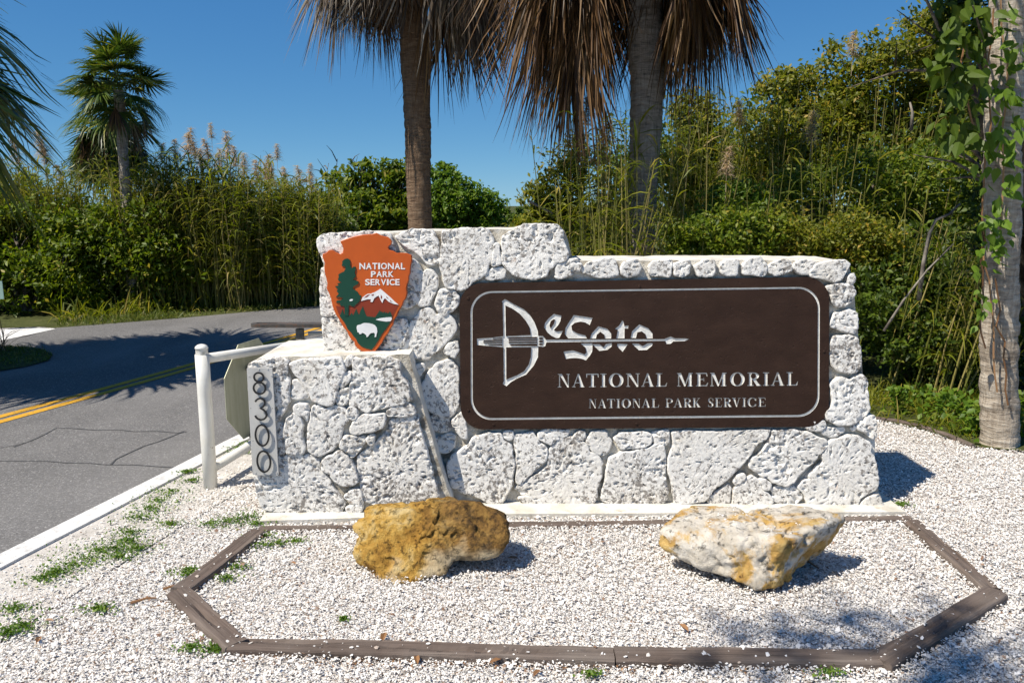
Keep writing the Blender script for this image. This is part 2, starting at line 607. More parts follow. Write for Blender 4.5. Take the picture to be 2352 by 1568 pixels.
    leaf('dead_frond_rusty', [(0, (0.036, 0.018, 0.008)), (0.4, (0.090, 0.046, 0.019)), (0.75, (0.17, 0.092, 0.036)), (1, (0.30, 0.19, 0.09))], 0.18, 0.55, 0.35)
    leaf('palm_green', [(0, (0.028, 0.062, 0.010)), (0.45, (0.065, 0.112, 0.014)), (0.75, (0.135, 0.175, 0.020)), (1, (0.34, 0.30, 0.05))], 0.25, 0.4, 0.45)
    leaf('litter', [(0, (0.09, 0.045, 0.02)), (0.5, (0.24, 0.12, 0.05)), (1, (0.38, 0.23, 0.12))], 0.0)
    leaf('weed', [(0, (0.055, 0.120, 0.012)), (0.6, (0.105, 0.20, 0.018)), (1, (0.18, 0.25, 0.03))], 0.35)
    leaf('grass', [(0, (0.070, 0.105, 0.014)), (0.6, (0.125, 0.165, 0.022)), (0.9, (0.20, 0.20, 0.05)), (1, (0.32, 0.26, 0.11))], 0.35)


build_materials()
M = MATS

# ------------------------------------------------------------------ ground, road


def flat(name, pts, z, mat, kind='structure', parent=None):
    V = [(p[0], p[1], z) for p in pts]
    a = sum(V[i][0] * V[(i + 1) % len(V)][1] - V[(i + 1) % len(V)][0] * V[i][1] for i in range(len(V)))
    idx = list(range(len(V)))
    if a < 0:
        idx = idx[::-1]
    o = part(name, V, [tuple(idx)], mat, parent)
    if kind and parent is None:
        o['kind'] = kind
    return o


def g2(x, y):
    p = gnd(x, y)
    return (p.x, p.y)


flat('ground', [(-900, -300), (900, -300), (900, 1500), (-900, 1500)], -0.020, M['earth'])
flat('gravel_ground', [(-12, -14), (14, -14), (14, 14), (-12, 14)], -0.012, M['shell_ground'])

k = 2352 / 2560
kerb_in = [(-9, -22), (-5.0, -8.6)] + [g2(0, 1388 * k), g2(573 * k, 1100 * k)]
d = Vector(kerb_in[3]) - Vector(kerb_in[2])
d.normalize()
kerb_in[0] = tuple(Vector(kerb_in[2]) - d * 24)
kerb_in[1] = tuple(Vector(kerb_in[2]) - d * 8)
p = Vector(kerb_in[3])
ang = math.atan2(d.y, d.x)
for i in range(16):
    ang -= R(1.6 if i < 6 else 2.6)
    p = p + Vector((math.cos(ang), math.sin(ang))) * (1.5 if i < 8 else 4.0)
    kerb_in.append((p.x, p.y))


def offset(line, dist):
    out = []
    for i, q in enumerate(line):
        a, b = Vector(line[max(i - 1, 0)]), Vector(line[min(i + 1, len(line) - 1)])
        t = (b - a).normalized()
        out.append((q[0] + t.y * dist, q[1] - t.x * dist))
    return out


far_edge = [g2(735, 702), g2(600, 713), g2(400, 731), g2(130, 752), g2(60, 772), g2(-300, 800)]
fe_r = []
p = Vector(far_edge[0])
dd = (Vector(far_edge[0]) - Vector(far_edge[1])).normalized()
an = math.atan2(dd.y, dd.x)
for i in range(14):
    an += R(2.2 if i < 5 else -1.6)
    p = p + Vector((math.cos(an), math.sin(an))) * (1.2 if i < 8 else 4.5)
    fe_r.append((p.x, p.y))
left_near = [(-30, 9.5), (-30, -22)]
road_poly = kerb_in + fe_r[::-1] + far_edge + [(-30, 11.5)] + left_near
flat('road', road_poly, -0.004, M['asphalt'])


def strip(name, line, w0, w1, z, mat, parent=None, kind='structure', zb=None):
    A, B = offset(line, w0), offset(line, w1)
    n = len(line)
    V = [(*q, z) for q in A] + [(*q, z) for q in B]
    Fc = [(i, i + 1, n + i + 1, n + i) for i in range(n - 1)]
    if zb is not None:
        V += [(*q, zb) for q in A] + [(*q, zb) for q in B]
        Fc += [(i, 2 * n + i, 2 * n + i + 1, i + 1) for i in range(n - 1)]
        Fc += [(n + i, n + i + 1, 3 * n + i + 1, 3 * n + i) for i in range(n - 1)]
    o = part(name, V, Fc, mat, parent)
    if kind and parent is None:
        o['kind'] = kind
    return o


kl = []
for i in range(len(kerb_in) - 1):
    a, b = Vector(kerb_in[i]), Vector(kerb_in[i + 1])
    nn = max(1, int((b - a).length / 0.5)) if i in (1, 2, 3, 4, 5) else 1
    for j in range(nn):
        kl.append(tuple(a + (b - a) * j / nn))
kl.append(kerb_in[-1])
kl = [(x + 0.006 * math.sin(i * 2.1), y) for i, (x, y) in enumerate(kl)]
strip('kerb', kl, 0.0, 0.125, 0.007, M['kerb_white'], zb=-0.03)
strip('sand_verge', kl, 0.1251, 0.62, -0.006, M['packed_sand'])

# yellow centre line (two stripes)
yc = [g2(-900, 1180), g2(-400, 1063), g2(0, 957), g2(200, 903), g2(400, 848), g2(560, 803), g2(735, 752)]
yc = [(-9.5, -2.0)] + [q for q in yc[2:]]
q0, q1 = Vector(yc[1]), Vector(yc[2])
yc[0] = tuple(q0 - (q1 - q0).normalized() * 12)
q0, q1 = Vector(yc[-2]), Vector(yc[-1])
t = (q1 - q0).normalized()
an = math.atan2(t.y, t.x)
p = q1
for i in range(14):
    an -= R(1.8)
    p = p + Vector((math.cos(an), math.sin(an))) * 1.6
    yc.append((p.x, p.y))
for w in (-0.055, 0.085):
    strip('lane_line', yc, w, w + 0.085, 0.0, M['road_yellow'])


def crack(pts, w):
    L = []
    for i in range(len(pts) - 1):
        a, b = Vector(pts[i]), Vector(pts[i + 1])
        n = max(2, int((b - a).length / 0.13))
        for j in range(n):
            q = a + (b - a) * j / n
            L.append((q.x + random.uniform(-.03, .03), q.y + random.uniform(-.02, .02)))
    L.append(pts[-1])
    strip('crack_seal', L, -w * 0.4, w * 0.35, -0.0005, M['tar'])


def s2(x, y):
    return g2(x * k, y * k)


crack([s2(40, 1115), s2(150, 1068), s2(300, 1075), s2(430, 1080), s2(466, 1078)], 0.012)
crack([s2(270, 1160), s2(330, 1130), s2(400, 1100), s2(460, 1077)], 0.014)
crack([s2(0, 1150), s2(120, 1152), s2(270, 1161), s2(390, 1164), s2(470, 1168)], 0.010)
crack([s2(-60, 1140), s2(0, 1120), s2(60, 1106)], 0.01)

# grassy island left of the road, dusty side drive, far verge
isl = [g2(-250, 792), g2(0, 795), g2(60, 797), g2(100, 803), g2(122, 815), g2(112, 828), g2(60, 842), g2(0, 852), g2(-250, 900)]
flat('grass_island', isl, 0.006, M['earth'])
flat('sand_drive', [g2(-300, 762), g2(0, 757), g2(90, 753), g2(128, 755), g2(60, 770), g2(0, 782), g2(-300, 800)], 0.0, M['kerb_white'])
flat('grass_verge', far_edge[3::-1] + fe_r + [(60, 200), (-90, 200), (-90, 13.0), g2(-300, 756), g2(0, 752), g2(90, 749)], -0.006, M['earth'])
flat('thicket_floor', [g2(1330, 740), g2(2010, 962), g2(2120, 985), g2(2240, 1025), (5.2, 4.6), (9, 1.0), (40, -10), (60, 40), (3, 60), (0.2, 9.0)], 0.0, M['earth'])

# ------------------------------------------------------------------ shell gravel chips
TIMBER_Z = 0.045


def in_poly(P, poly):
    x, y = P[:, 0], P[:, 1]
    c = np.zeros(len(P), bool)
    n = len(poly)
    for i in range(n):
        x1, y1 = poly[i][:2]
        x2, y2 = poly[(i + 1) % n][:2]
        if y1 == y2:
            continue
        cond = ((y1 > y) != (y2 > y)) & (x < (x2 - x1) * (y - y1) / (y2 - y1) + x1)
        c ^= cond
    return c


def chips_mesh(P, size, tilt, lift=0.0):
    n = len(P)
    K = 5
    ang = np.linspace(0, 2 * np.pi, K, endpoint=False)[None, :] + RNG.uniform(0, 6.28, (n, 1))
    rad = RNG.uniform(0.6, 1.15, (n, K)) * size[:, None] * 0.5
    el = RNG.uniform(0.5, 1.0, (n, 1))
    rot = RNG.uniform(0, 6.28, (n, 1))
    x0, y0 = rad * np.cos(ang), rad * np.sin(ang) * el
    x, y = x0 * np.cos(rot) - y0 * np.sin(rot), x0 * np.sin(rot) + y0 * np.cos(rot)
    tx, ty = RNG.normal(0, tilt, (n, 1)), RNG.normal(0, tilt, (n, 1))
    z = x * tx + y * ty
    V = np.zeros((n, K + 1, 3))
    V[:, :K, 0], V[:, :K, 1], V[:, :K, 2] = x, y, z
    V[:, K, 2] = size * RNG.uniform(0.06, 0.30, n)
    V += P[:, None, :]
    V[:, :, 2] += (size * 0.16)[:, None] + lift
    idx = np.arange(n)[:, None, None] * (K + 1)
    tri = np.array([[i, (i + 1) % K, K] for i in range(K)])[None]
    return V.reshape(-1, 3), (idx + tri).reshape(-1, 3)


kerb_out = offset(kl, 0.14)
gravel_poly = [q for q in kerb_out if q[1] < 12] + [(1.0, 12), g2(1330, 740), g2(2010, 962), g2(2120, 985), g2(2240, 1025), (5.2, 4.6), (9, 1.0), (9, -2), (-4, -2)]


def scatter(x0, x1, y0, y1, dens, smin, smax, tilt=0.35):
    n = int((x1 - x0) * (y1 - y0) * dens)
    P = np.c_[RNG.uniform(x0, x1, n), RNG.uniform(y0, y1, n), np.zeros(n)]
    ok = in_poly(P, gravel_poly)
    # keep to what the view (and a step to either side) can show
    ok &= np.abs(P[:, 0]) < (P[:, 1] + 1.2) * 0.76
    # bare packed sand close to the road edge
    kx = np.interp(P[:, 1], [q[1] for q in kerb_out], [q[0] for q in kerb_out])
    dist = P[:, 0] - kx
    thin = fbm(P, 2.6, 3, 5)
    keep = np.clip((dist - 0.05) / 0.55 + thin * 0.5, 0.08, 1.0)
    soil = fbm(P, 1.1, 4, 31)
    keep *= np.clip(1.05 - 0.9 * np.clip(soil - 0.15, 0, 1), 0.2, 1)
    ok &= RNG.uniform(0, 1, n) < keep
    P = P[ok]
    m = len(P)
    s = smin + (smax - smin) * RNG.beta(1.2, 3.4, m)
    P[:, 2] = RNG.uniform(-0.006, 0.004, m) + 0.004 * fbm(P, 3, 2, 9)
    return P, s


cP, cS = [], []
for args in ((-3.2, 4.0, 2.2, 3.3, 21000, 0.005, 0.018), (-3.4, 4.4, 3.3, 4.3, 15000, 0.006, 0.019), (-2.8, 4.6, 4.3, 6.4, 5500, 0.008, 0.024), (-2.4, 2.0, 6.4, 9.0, 900, 0.012, 0.03)):
    P_, s_ = scatter(*args)
    cP.append(P_)
    cS.append(s_)
P_, s_ = scatter(-3.2, 4.0, 2.2, 4.4, 260, 0.018, 0.034)
cP.append(P_ + np.array([0, 0, 0.004]))
cS.append(s_)
cP, cS = np.vstack(cP), np.hstack(cS)
v, f = chips_mesh(cP, cS, 0.38)
o = part('shell_gravel', v, f, M['shell'])
tag(o, 'crushed white shell gravel covering the ground around the sign', 'gravel', kind='stuff')

# ------------------------------------------------------------------ stone sign wall
wall = thing('stone_wall', (0.5, 4.3, 0), 'white painted coral rock sign wall with tall left end and low front block', 'wall')


def core(P, poly_px, c_front, depth, name, rough=0.005, seed=0):
    poly = [P.ab(*q) for q in poly_px]
    pts = resample(poly, 0.03)
    n3 = np.c_[pts, np.zeros(len(pts))]
    pts = pts + np.c_[fbm(n3, 14, 3, seed), fbm(n3, 14, 3, seed + 7)] * rough
    ar = 0.5 * np.sum(pts[:, 0] * np.roll(pts[:, 1], -1) - np.roll(pts[:, 0], -1) * pts[:, 1])
    if ar < 0:
        pts = pts[::-1]
    n = len(pts)
    fr = [P.w(a, b, c_front) for a, b in pts]
    fr2 = [P.w(a, b, c_front - 0.02) for a, b in smooth_closed(pts)]
    bk = [Vector((q.x, P.O.y + depth + (q.x * -0.01), q.z)) for q in fr]
    V = fr + bk
    Fc = [tuple(range(n)), tuple(range(2 * n - 1, n - 1, -1))]
    Fc += [(i, n + i, n + (i + 1) % n, (i + 1) % n) for i in range(n)]
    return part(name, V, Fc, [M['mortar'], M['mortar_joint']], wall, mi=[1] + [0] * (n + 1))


main_core = [ZB(66, 190), ZB(110, 156), ZB(560, 140), ZB(1000, 124), ZB(1700, 108), ZB(1790, 84), ZB(2060, 86), ZB(2120, 120), ZB(2160, 220), ZB(2192, 370),
             ZE(360, 88), ZE(900, 84), ZE(1500, 80), ZE(2140, 84), ZE(2160, 110), ZF(232, 150), ZF(250, 330), ZF(288, 640), ZF(318, 900), ZF(345, 960), ZF(362, 1090), ZF(370, 1350),
             ZF(420, 1500), ZC(2190, 915), ZC(560, 910), ZA(1500, 1480), ZA(700, 1480), ZA(560, 700), ZB(150, 1160), ZB(98, 1000), ZB(84, 560), ZB(80, 330)]
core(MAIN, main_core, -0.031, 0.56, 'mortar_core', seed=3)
block_core = [ZA(78, 178), ZA(150, 140), ZA(420, 120), ZA(900, 108), ZA(1440, 100), ZA(1500, 104), ZA(1560, 330), ZA(1660, 700), ZA(1770, 1080), ZA(1880, 1400), ZA(1885, 1450),
              ZA(1100, 1490), ZA(600, 1500), ZA(190, 1470), ZA(135, 1300), ZA(110, 1000), ZA(90, 500)]
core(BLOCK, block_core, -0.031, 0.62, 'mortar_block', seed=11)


def stone(P, pts, seed, c0=0.0, pit=True, name='stone'):
    poly = np.array([P.ab(*q) for q in pts])
    ar = 0.5 * np.sum(poly[:, 0] * np.roll(poly[:, 1], -1) - np.roll(poly[:, 0], -1) * poly[:, 1])
    if ar < 0:
        poly = poly[::-1]
    b = smooth_closed(resample(poly, 0.0075), 1)
    n3 = np.c_[b, np.full(len(b), seed * 3.1)]
    nrm = np.roll(b, -1, 0) - np.roll(b, 1, 0)
    nrm = np.c_[nrm[:, 1], -nrm[:, 0]] / np.maximum(np.linalg.norm(nrm, axis=1), 1e-6)[:, None]
    b = b + nrm * (fbm(n3, 24, 4, seed)[:, None] * 0.0095 + 0.0070)
    L = np.linalg.norm(np.roll(b, -1, 0) - b, axis=1)
    c = (b * L[:, None]).sum(0) / L.sum()
    rad = np.maximum(np.linalg.norm(b - c, axis=1), 0.02)
    rnd = random.Random(seed)
    tu, tv = rnd.uniform(-0.035, 0.035), rnd.uniform(-0.035, 0.03)
    h0 = c0 + rnd.uniform(-0.007, 0.007)
    prof = [(0.0, -0.06), (0.0, -0.009), (0.002, -0.003), (0.005, 0.0), (0.011, 0.0)]
    nin = max(4, int(rad.mean() / 0.0085))
    sc_ = [(np.clip(1 - i_ / rad, 0.2, 1)[:, None], d_) for i_, d_ in prof]
    s_last = np.clip(1 - 0.011 / rad, 0.2, 1)[:, None]
    sc_ += [(s_last * (1 - j / nin), 0.0) for j in range(1, nin)]
    n, nr = len(b), len(sc_)
    Q = np.vstack([c + (b - c) * s_ for s_, _ in sc_])
    dc = np.repeat([d_ for _, d_ in sc_], n)
    ri = np.repeat(np.arange(nr), n)
    q3 = np.c_[Q, np.full(len(Q), seed * 1.7)]
    cc = h0 + dc + (Q[:, 0] - c[0]) * tu + (Q[:, 1] - c[1]) * tv
    rel = fbm(q3, 5, 2, seed + 1) * 0.0035 + fbm(q3, 30, 2, seed + 2) * 0.0016 + fbm(q3, 90, 2, seed + 3) * 0.0022
    dens = np.clip(fbm(q3, 4.5, 2, seed + 4) * 0.9 + (0.5 if pit else 0.05), 0.0, 1.0)
    pn = fbm(q3 * np.array([1, 1.35, 1]), 52, 2, seed + 5)
    hole = np.clip((pn - (0.43 - 0.24 * dens)) / 0.09, 0, 1) * 0.012
    pn2 = fbm(q3, 24, 2, seed + 6)
    hole2 = np.clip((pn2 - 0.42) / 0.10, 0, 1) * 0.016 * dens
    cc = cc + (rel - hole - hole2) * np.where(ri > 0, np.where(ri > 2, 1.0, 0.8), 0.0)
    Q = np.vstack([Q, c])
    cc = np.append(cc, h0)
    V = np.array(P.O)[None] + Q[:, :1] * np.array(P.u) + Q[:, 1:] * np.array(P.v) + cc[:, None] * np.array(P.n)
    i0 = (np.arange(nr - 1)[:, None] * n + np.arange(n)[None]).ravel()
    i1 = (np.arange(nr - 1)[:, None] * n + (np.arange(n)[None] + 1) % n).ravel()
    t1, t2 = np.c_[i0, i1, i1 + n], np.c_[i0, i1 + n, i0 + n]
    k0 = (nr - 1) * n + np.arange(n)
    t3 = np.c_[k0, (nr - 1) * n + (np.arange(n) + 1) % n, np.full(n, nr * n)]
    return part(name, V, np.vstack([t1, t2, t3]), M['coral'] if pit else M['coral_smooth'], wall, smooth=False)


def Zs(z, *pts):
    return [z(*q) for q in pts]


BS = [  # stones of the low block
    (1, (75, 180), (160, 152), (390, 135), (425, 150), (412, 260), (445, 310), (430, 500), (385, 580), (340, 690), (110, 690), (82, 400)),
    (0, (440, 180), (520, 150), (900, 128), (915, 180), (935, 225), (890, 330), (850, 440), (830, 530), (780, 545), (700, 520), (645, 500), (615, 420), (540, 330), (470, 240)),
    (1, (918, 165), (960, 115), (1002, 125), (998, 170), (950, 208)),
    (0, (905, 310), (930, 270), (985, 250), (980, 300), (940, 375), (895, 395)),
    (1, (880, 420), (930, 395), (972, 390), (968, 470), (955, 530), (910, 545), (870, 520)),
    (1, (1010, 140), (1180, 125), (1330, 118), (1415, 160), (1430, 260), (1495, 370), (1525, 500), (1400, 545), (1130, 600), (1080, 585), (1050, 548), (988, 542), (980, 450), (995, 300)),
    (0, (470, 330), (510, 330), (570, 390), (610, 460), (590, 490), (460, 490), (455, 430)),
    (1, (485, 560), (530, 530), (600, 540), (605, 620), (600, 690), (550, 640), (490, 600)),
    (1, (395, 720), (430, 660), (480, 615), (540, 650), (555, 720), (550, 830), (580, 920), (560, 970), (420, 975), (400, 850)),
    (1, (630, 620), (645, 560), (700, 540), (750, 590), (830, 550), (930, 570), (950, 620), (955, 680), (905, 760), (890, 860), (820, 945), (720, 995), (680, 1000), (610, 960), (605, 850), (615, 760)),
    (0, (945, 600), (980, 560), (1035, 580), (1040, 640), (1000, 670), (950, 650)),
    (0, (985, 730), (1010, 690), (1110, 630), (1180, 640), (1290, 618), (1300, 660), (1270, 740), (1190, 780), (1040, 800), (985, 790)),
    (1, (1300, 600), (1340, 570), (1500, 535), (1545, 560), (1555, 620), (1430, 640), (1310, 635)),
    (1, (900, 870), (930, 820), (1060, 830), (1110, 830), (1115, 870), (1060, 945), (1000, 1010), (970, 985), (890, 920)),
    (1, (1125, 840), (1180, 815), (1200, 840), (1190, 880), (1160, 900), (1130, 870)),
    (1, (1035, 1010), (1090, 970), (1180, 905), (1240, 840), (1315, 770), (1330, 685), (1440, 660), (1580, 645), (1600, 760), (1650, 950), (1695, 1100), (1730, 1230), (1765, 1350), (1770, 1420), (1560, 1480), (1400, 1470), (1220, 1450), (1120, 1400), (1080, 1320), (1062, 1200), (1050, 1100)),
    (1, (715, 1060), (760, 1020), (880, 955), (960, 1005), (1000, 1070), (1030, 1140), (1055, 1230), (1000, 1260), (920, 1255), (840, 1220), (790, 1150), (730, 1120)),
    (1, (112, 1010), (340, 1002), (560, 995), (640, 1000), (690, 1050), (700, 1115), (780, 1205), (820, 1275), (900, 1370), (930, 1420), (900, 1510), (760, 1530), (600, 1530), (400, 1500), (200, 1468), (145, 1330), (125, 1150)),
    (1, (100, 705), (340, 705), (385, 740), (395, 980), (112, 992)),
    (1, (930, 1360), (970, 1310), (1060, 1300), (1090, 1370), (1100, 1420), (990, 1420)),
    (0, (945, 1460), (1010, 1435), (1090, 1435), (1060, 1530), (960, 1535)),
    (0, (790, 1545), (830, 1518), (920, 1522), (915, 1550), (800, 1557)),
]
for i, (pit, *pts) in enumerate(BS):
    stone(BLOCK, Zs(ZA, *pts), 100 + i, 0.0, bool(pit))

MS = [
    (ZB, 1, (55, 200), (100, 150), (480, 136), (650, 155), (690, 300), (600, 420), (300, 425), (110, 405), (74, 310)),
    (ZB, 1, (80, 440), (300, 440), (600, 435), (600, 800), (300, 850), (80, 835), (66, 650)),
    (ZB, 1, (84, 860), (560, 835), (780, 875), (815, 960), (760, 1080), (700, 1140), (540, 1152), (130, 1157), (100, 1130), (95, 1000)),
    (ZB, 1, (650, 440), (850, 365), (898, 405), (920, 480), (908, 650), (888, 735), (780, 782), (650, 720)),
    (ZB, 1, (690, 170), (850, 118), (1000, 120), (1045, 190), (1058, 270), (1072, 330), (1066, 395), (1000, 415), (950, 380), (900, 330), (860, 290), (780, 250)),
    (ZB, 0, (930, 480), (960, 450), (1020, 460), (1060, 510), (1055, 580), (1030, 640), (1000, 690), (980, 740), (930, 752), (902, 740), (918, 660)),
    (ZB, 1, (1092, 310), (1098, 132), (1280, 105), (1480, 112), (1525, 180), (1525, 260), (1488, 400), (1460, 480), (1420, 510), (1340, 560), (1300, 605), (1250, 620), (1130, 598), (1102, 520), (1082, 420)),
    (ZB, 0, (1520, 330), (1530, 250), (1560, 230), (1578, 330), (1588, 400), (1560, 420), (1510, 415)),
    (ZB, 1, (1460, 500), (1500, 450), (1590, 432), (1635, 460), (1620, 515), (1500, 540), (1460, 528)),
    (ZB, 1, (1595, 240), (1605, 170), (1680, 130), (1780, 72), (1920, 70), (2060, 76), (2108, 120), (2110, 190), (2148, 300), (2138, 360), (2060, 400), (1990, 450), (1970, 500), (1860, 528), (1720, 500), (1642, 440), (1604, 390)),
    (ZB, 1, (1040, 710), (1080, 622), (1140, 612), (1215, 630), (1238, 690), (1208, 760), (1180, 800), (1100, 826), (1062, 800), (1032, 760)),
    (ZB, 0, (805, 960), (855, 870), (905, 795), (970, 768), (1010, 790), (1040, 835), (1140, 825), (1195, 880), (1212, 960), (1175, 1010), (1130, 1050), (1090, 1100), (1020, 1150), (960, 1205), (880, 1195), (800, 1155), (758, 1130), (792, 1050)),
    (ZB, 1, (1150, 1072), (1218, 1055), (1230, 1130), (1200, 1195), (1115, 1150), (1132, 1100)),
    (ZA, 0, (1612, 370), (1662, 290), (1752, 182), (1880, 142), (1935, 220), (1948, 330), (1950, 560), (1908, 608), (1850, 655), (1760, 628), (1662, 588), (1635, 480)),
    (ZA, 0, (1560, 190), (1630, 180), (1640, 230), (1600, 290), (1550, 230)),
    (ZA, 1, (1690, 650), (1760, 612), (1848, 672), (1878, 730), (1850, 778), (1780, 788), (1712, 760)),
    (ZA, 0, (1884, 690), (1975, 605), (2005, 660), (2015, 770), (2015, 845), (1970, 835), (1922, 770)),
    (ZA, 1, (1745, 850), (1850, 804), (1915, 822), (1898, 918), (1830, 975), (1762, 958)),
    (ZC, 1, (370, 290), (400, 225), (560, 180), (690, 182), (725, 250), (795, 300), (825, 420), (838, 500), (815, 600), (818, 680), (775, 760), (718, 885), (620, 898), (530, 860), (440, 795), (300, 765), (195, 700), (155, 520), (205, 405), (330, 310)),
    (ZC, 0, (715, 172), (740, 152), (818, 152), (822, 228), (780, 248), (730, 215)),
    (ZC, 0, (840, 192), (960, 168), (1028, 163), (1050, 222), (1108, 282), (1165, 330), (1174, 380), (1154, 458), (1076, 518), (978, 606), (882, 692), (862, 686), (862, 500), (846, 330)),
    (ZC, 0, (1070, 172), (1130, 145), (1396, 140), (1376, 198), (1258, 238), (1208, 295), (1150, 268), (1082, 238)),
    (ZC, 1, (1194, 370), (1234, 292), (1302, 244), (1420, 220), (1515, 268), (1568, 284), (1598, 370), (1696, 424), (1732, 470), (1722, 560), (1684, 690), (1664, 740), (1672, 830), (1636, 888), (1500, 908), (1250, 926), (1130, 918), (1050, 858), (930, 808), (882, 752), (836, 738), (942, 662), (1082, 594), (1172, 512)),
    (ZC, 1, (1432, 208), (1500, 148), (1552, 162), (1556, 220), (1530, 248), (1472, 238)),
    (ZC, 0, (1582, 222), (1622, 158), (1768, 154), (1788, 212), (1826, 260), (1796, 348), (1748, 400), (1682, 396), (1614, 338), (1574, 270)),
    (ZC, 0, (1844, 222), (1902, 174), (2196, 168), (2234, 202), (2214, 278), (2128, 326), (1990, 326), (1930, 336), (1884, 298)),
    (ZC, 1, (1768, 560), (1806, 432), (1922, 374), (2080, 350), (2200, 326), (2268, 292), (2346, 304), (2366, 430), (2360, 600), (2384, 740), (2384, 852), (2336, 886), (2190, 916), (2000, 912), (1900, 888), (1784, 896), (1728, 838), (1738, 750), (1756, 650)),
    (ZC, 0, (870, 832), (960, 812), (1060, 866), (1050, 892), (960, 892)),
    (ZD, 1, (44, 162), (188, 130), (204, 162), (194, 250), (150, 284), (64, 258)),
    (ZD, 0, (224, 152), (400, 144), (700, 152), (1000, 134), (1162, 134), (1144, 188), (1104, 228), (1044, 240), (994, 340), (924, 428), (844, 508), (754, 598), (694, 646), (636, 676), (584, 756), (536, 806), (400, 822), (258, 838), (246, 700), (208, 560), (190, 400), (246, 302), (236, 222)),
    (ZD, 1, (1194, 134), (1280, 142), (1400, 134), (1500, 154), (1600, 202), (1692, 242), (1682, 290), (1632, 348), (1582, 416), (1494, 496), (1434, 556), (1374, 634), (1310, 658), (1182, 614), (1064, 554), (958, 486), (976, 432), (1066, 372), (1116, 292), (1184, 182)),
    (ZD, 0, (812, 622), (850, 574), (908, 550), (926, 572), (878, 630), (832, 658)),
    (ZD, 0, (576, 800), (642, 724), (722, 694), (760, 656), (786, 692), (774, 828), (700, 852), (604, 858)),
    (ZD, 0, (806, 790), (826, 702), (902, 614), (990, 580), (1056, 622), (1086, 702), (1146, 742), (1192, 810), (1130, 862), (900, 872), (806, 850)),
    (ZD, 0, (1064, 604), (1100, 599), (1160, 642), (1155, 688), (1100, 696)),
    (ZD, 0, (1176, 702), (1232, 674), (1398, 678), (1446, 732), (1464, 770), (1418, 828), (1280, 838), (1206, 800)),
    (ZD, 1, (1420, 672), (1506, 604), (1586, 504), (1668, 442), (1658, 372), (1708, 284), (1746, 236), (1850, 206), (1900, 176), (2000, 196), (2112, 256), (2122, 284), (2098, 332), (2144, 382), (2164, 470), (2180, 520), (2180, 650), (2162, 698), (2086, 734), (2004, 784), (1984, 846), (1900, 882), (1850, 862), (1700, 872), (1526, 854), (1496, 760)),
    (ZD, 0, (2014, 832), (2062, 784), (2188, 744), (2208, 780), (2236, 870), (2130, 888), (1996, 886)),
    (ZD, 1, (1504, 110), (1534, 62), (1658, 44), (1686, 90), (1638, 136), (1542, 136)),
    (ZD, 0, (1666, 158), (1702, 114), (1866, 114), (1866, 148), (1798, 196), (1740, 206)),
    (ZD, 0, (1984, 110), (2012, 72), (2082, 4), (2146, 2), (2156, 100), (2166, 198), (2138, 211), (2062, 158)),
    (ZD, 0, (1930, 110), (1960, 95), (1975, 120), (1950, 140)),
    (ZE, 0, (1892, 165), (1932, 115), (2010, 84), (2130, 78), (2160, 104), (2130, 160), (2098, 206), (2050, 226), (1990, 200), (1902, 190)),
    (ZF, 0, (185, 150), (195, 120), (225, 110), (237, 140), (225, 165), (200, 170)),
    (ZF, 1, (62, 182), (110, 168), (180, 168), (220, 190), (234, 220), (208, 268), (170, 300), (132, 298), (97, 270), (82, 225)),
    (ZF, 0, (87, 410), (112, 347), (200, 314), (248, 342), (248, 400), (238, 456), (180, 451), (112, 432)),
    (ZF, 1, (87, 522), (112, 482), (200, 472), (248, 492), (268, 560), (263, 638), (238, 686), (200, 696), (132, 676), (92, 648), (87, 590)),
    (ZF, 1, (87, 762), (150, 718), (210, 740), (268, 704), (303, 742), (308, 850), (318, 900), (278, 956), (210, 996), (132, 1001), (62, 972), (48, 940), (87, 900), (102, 850)),
    (ZE, 1, (230, 150), (240, 110), (300, 84), (370, 74), (400, 110), (388, 150), (330, 180), (250, 200), (228, 190)),
    (ZE, 0, (407, 150), (440, 106), (500, 86), (560, 68), (610, 70), (638, 130), (648, 178), (570, 193), (480, 188)),
    (ZE, 1, (657, 140), (690, 92), (760, 78), (798, 130), (768, 178), (710, 193), (662, 178)),
    (ZE, 0, (837, 130), (870, 86), (988, 82), (988, 150), (978, 188), (852, 178)),
    (ZE, 0, (1005, 110), (1080, 80), (1113, 88), (1108, 168), (1050, 183), (1012, 178)),
    (ZE, 0, (1142, 120), (1200, 80), (1268, 82), (1278, 150), (1258, 183), (1162, 183)),
    (ZE, 0, (1312, 130), (1350, 80), (1428, 82), (1418, 178), (1360, 183), (1317, 163)),
    (ZE, 0, (1452, 120), (1490, 74), (1570, 52), (1613, 118), (1608, 173), (1510, 178), (1462, 158)),
    (ZE, 1, (1627, 120), (1690, 82), (1768, 82), (1778, 150), (1700, 173), (1627, 163)),
    (ZE, 0, (1792, 120), (1830, 86), (1918, 86), (1946, 108), (1888, 163), (1822, 168)),
]
for i, (z, pit, *pts) in enumerate(MS):
    stone(MAIN, Zs(z, *pts), 200 + i, 0.0, bool(pit))

# concrete footing in front of the wall
ft = [g2(596, 1204), g2(1100, 1188), g2(2080, 1183), (2.12, 4.7), (-1.36, 4.7)]
V = [(*q, -0.02) for q in ft] + [(*q, 0.020) for q in ft]
part('footing', V, [tuple(range(4, -1, -1)), tuple(range(5, 10))] + [(i, (i + 1) % 5, 5 + (i + 1) % 5, 5 + i) for i in range(5)], M['mortar'], wall)

# ------------------------------------------------------------------ carved brown panel
panel = thing('sign_panel', MAIN.w(0.85, 0.4), 'dark brown carved panel with white lettering set into the stone wall', 'sign')


def ribbon_poly(path, w):
    return None


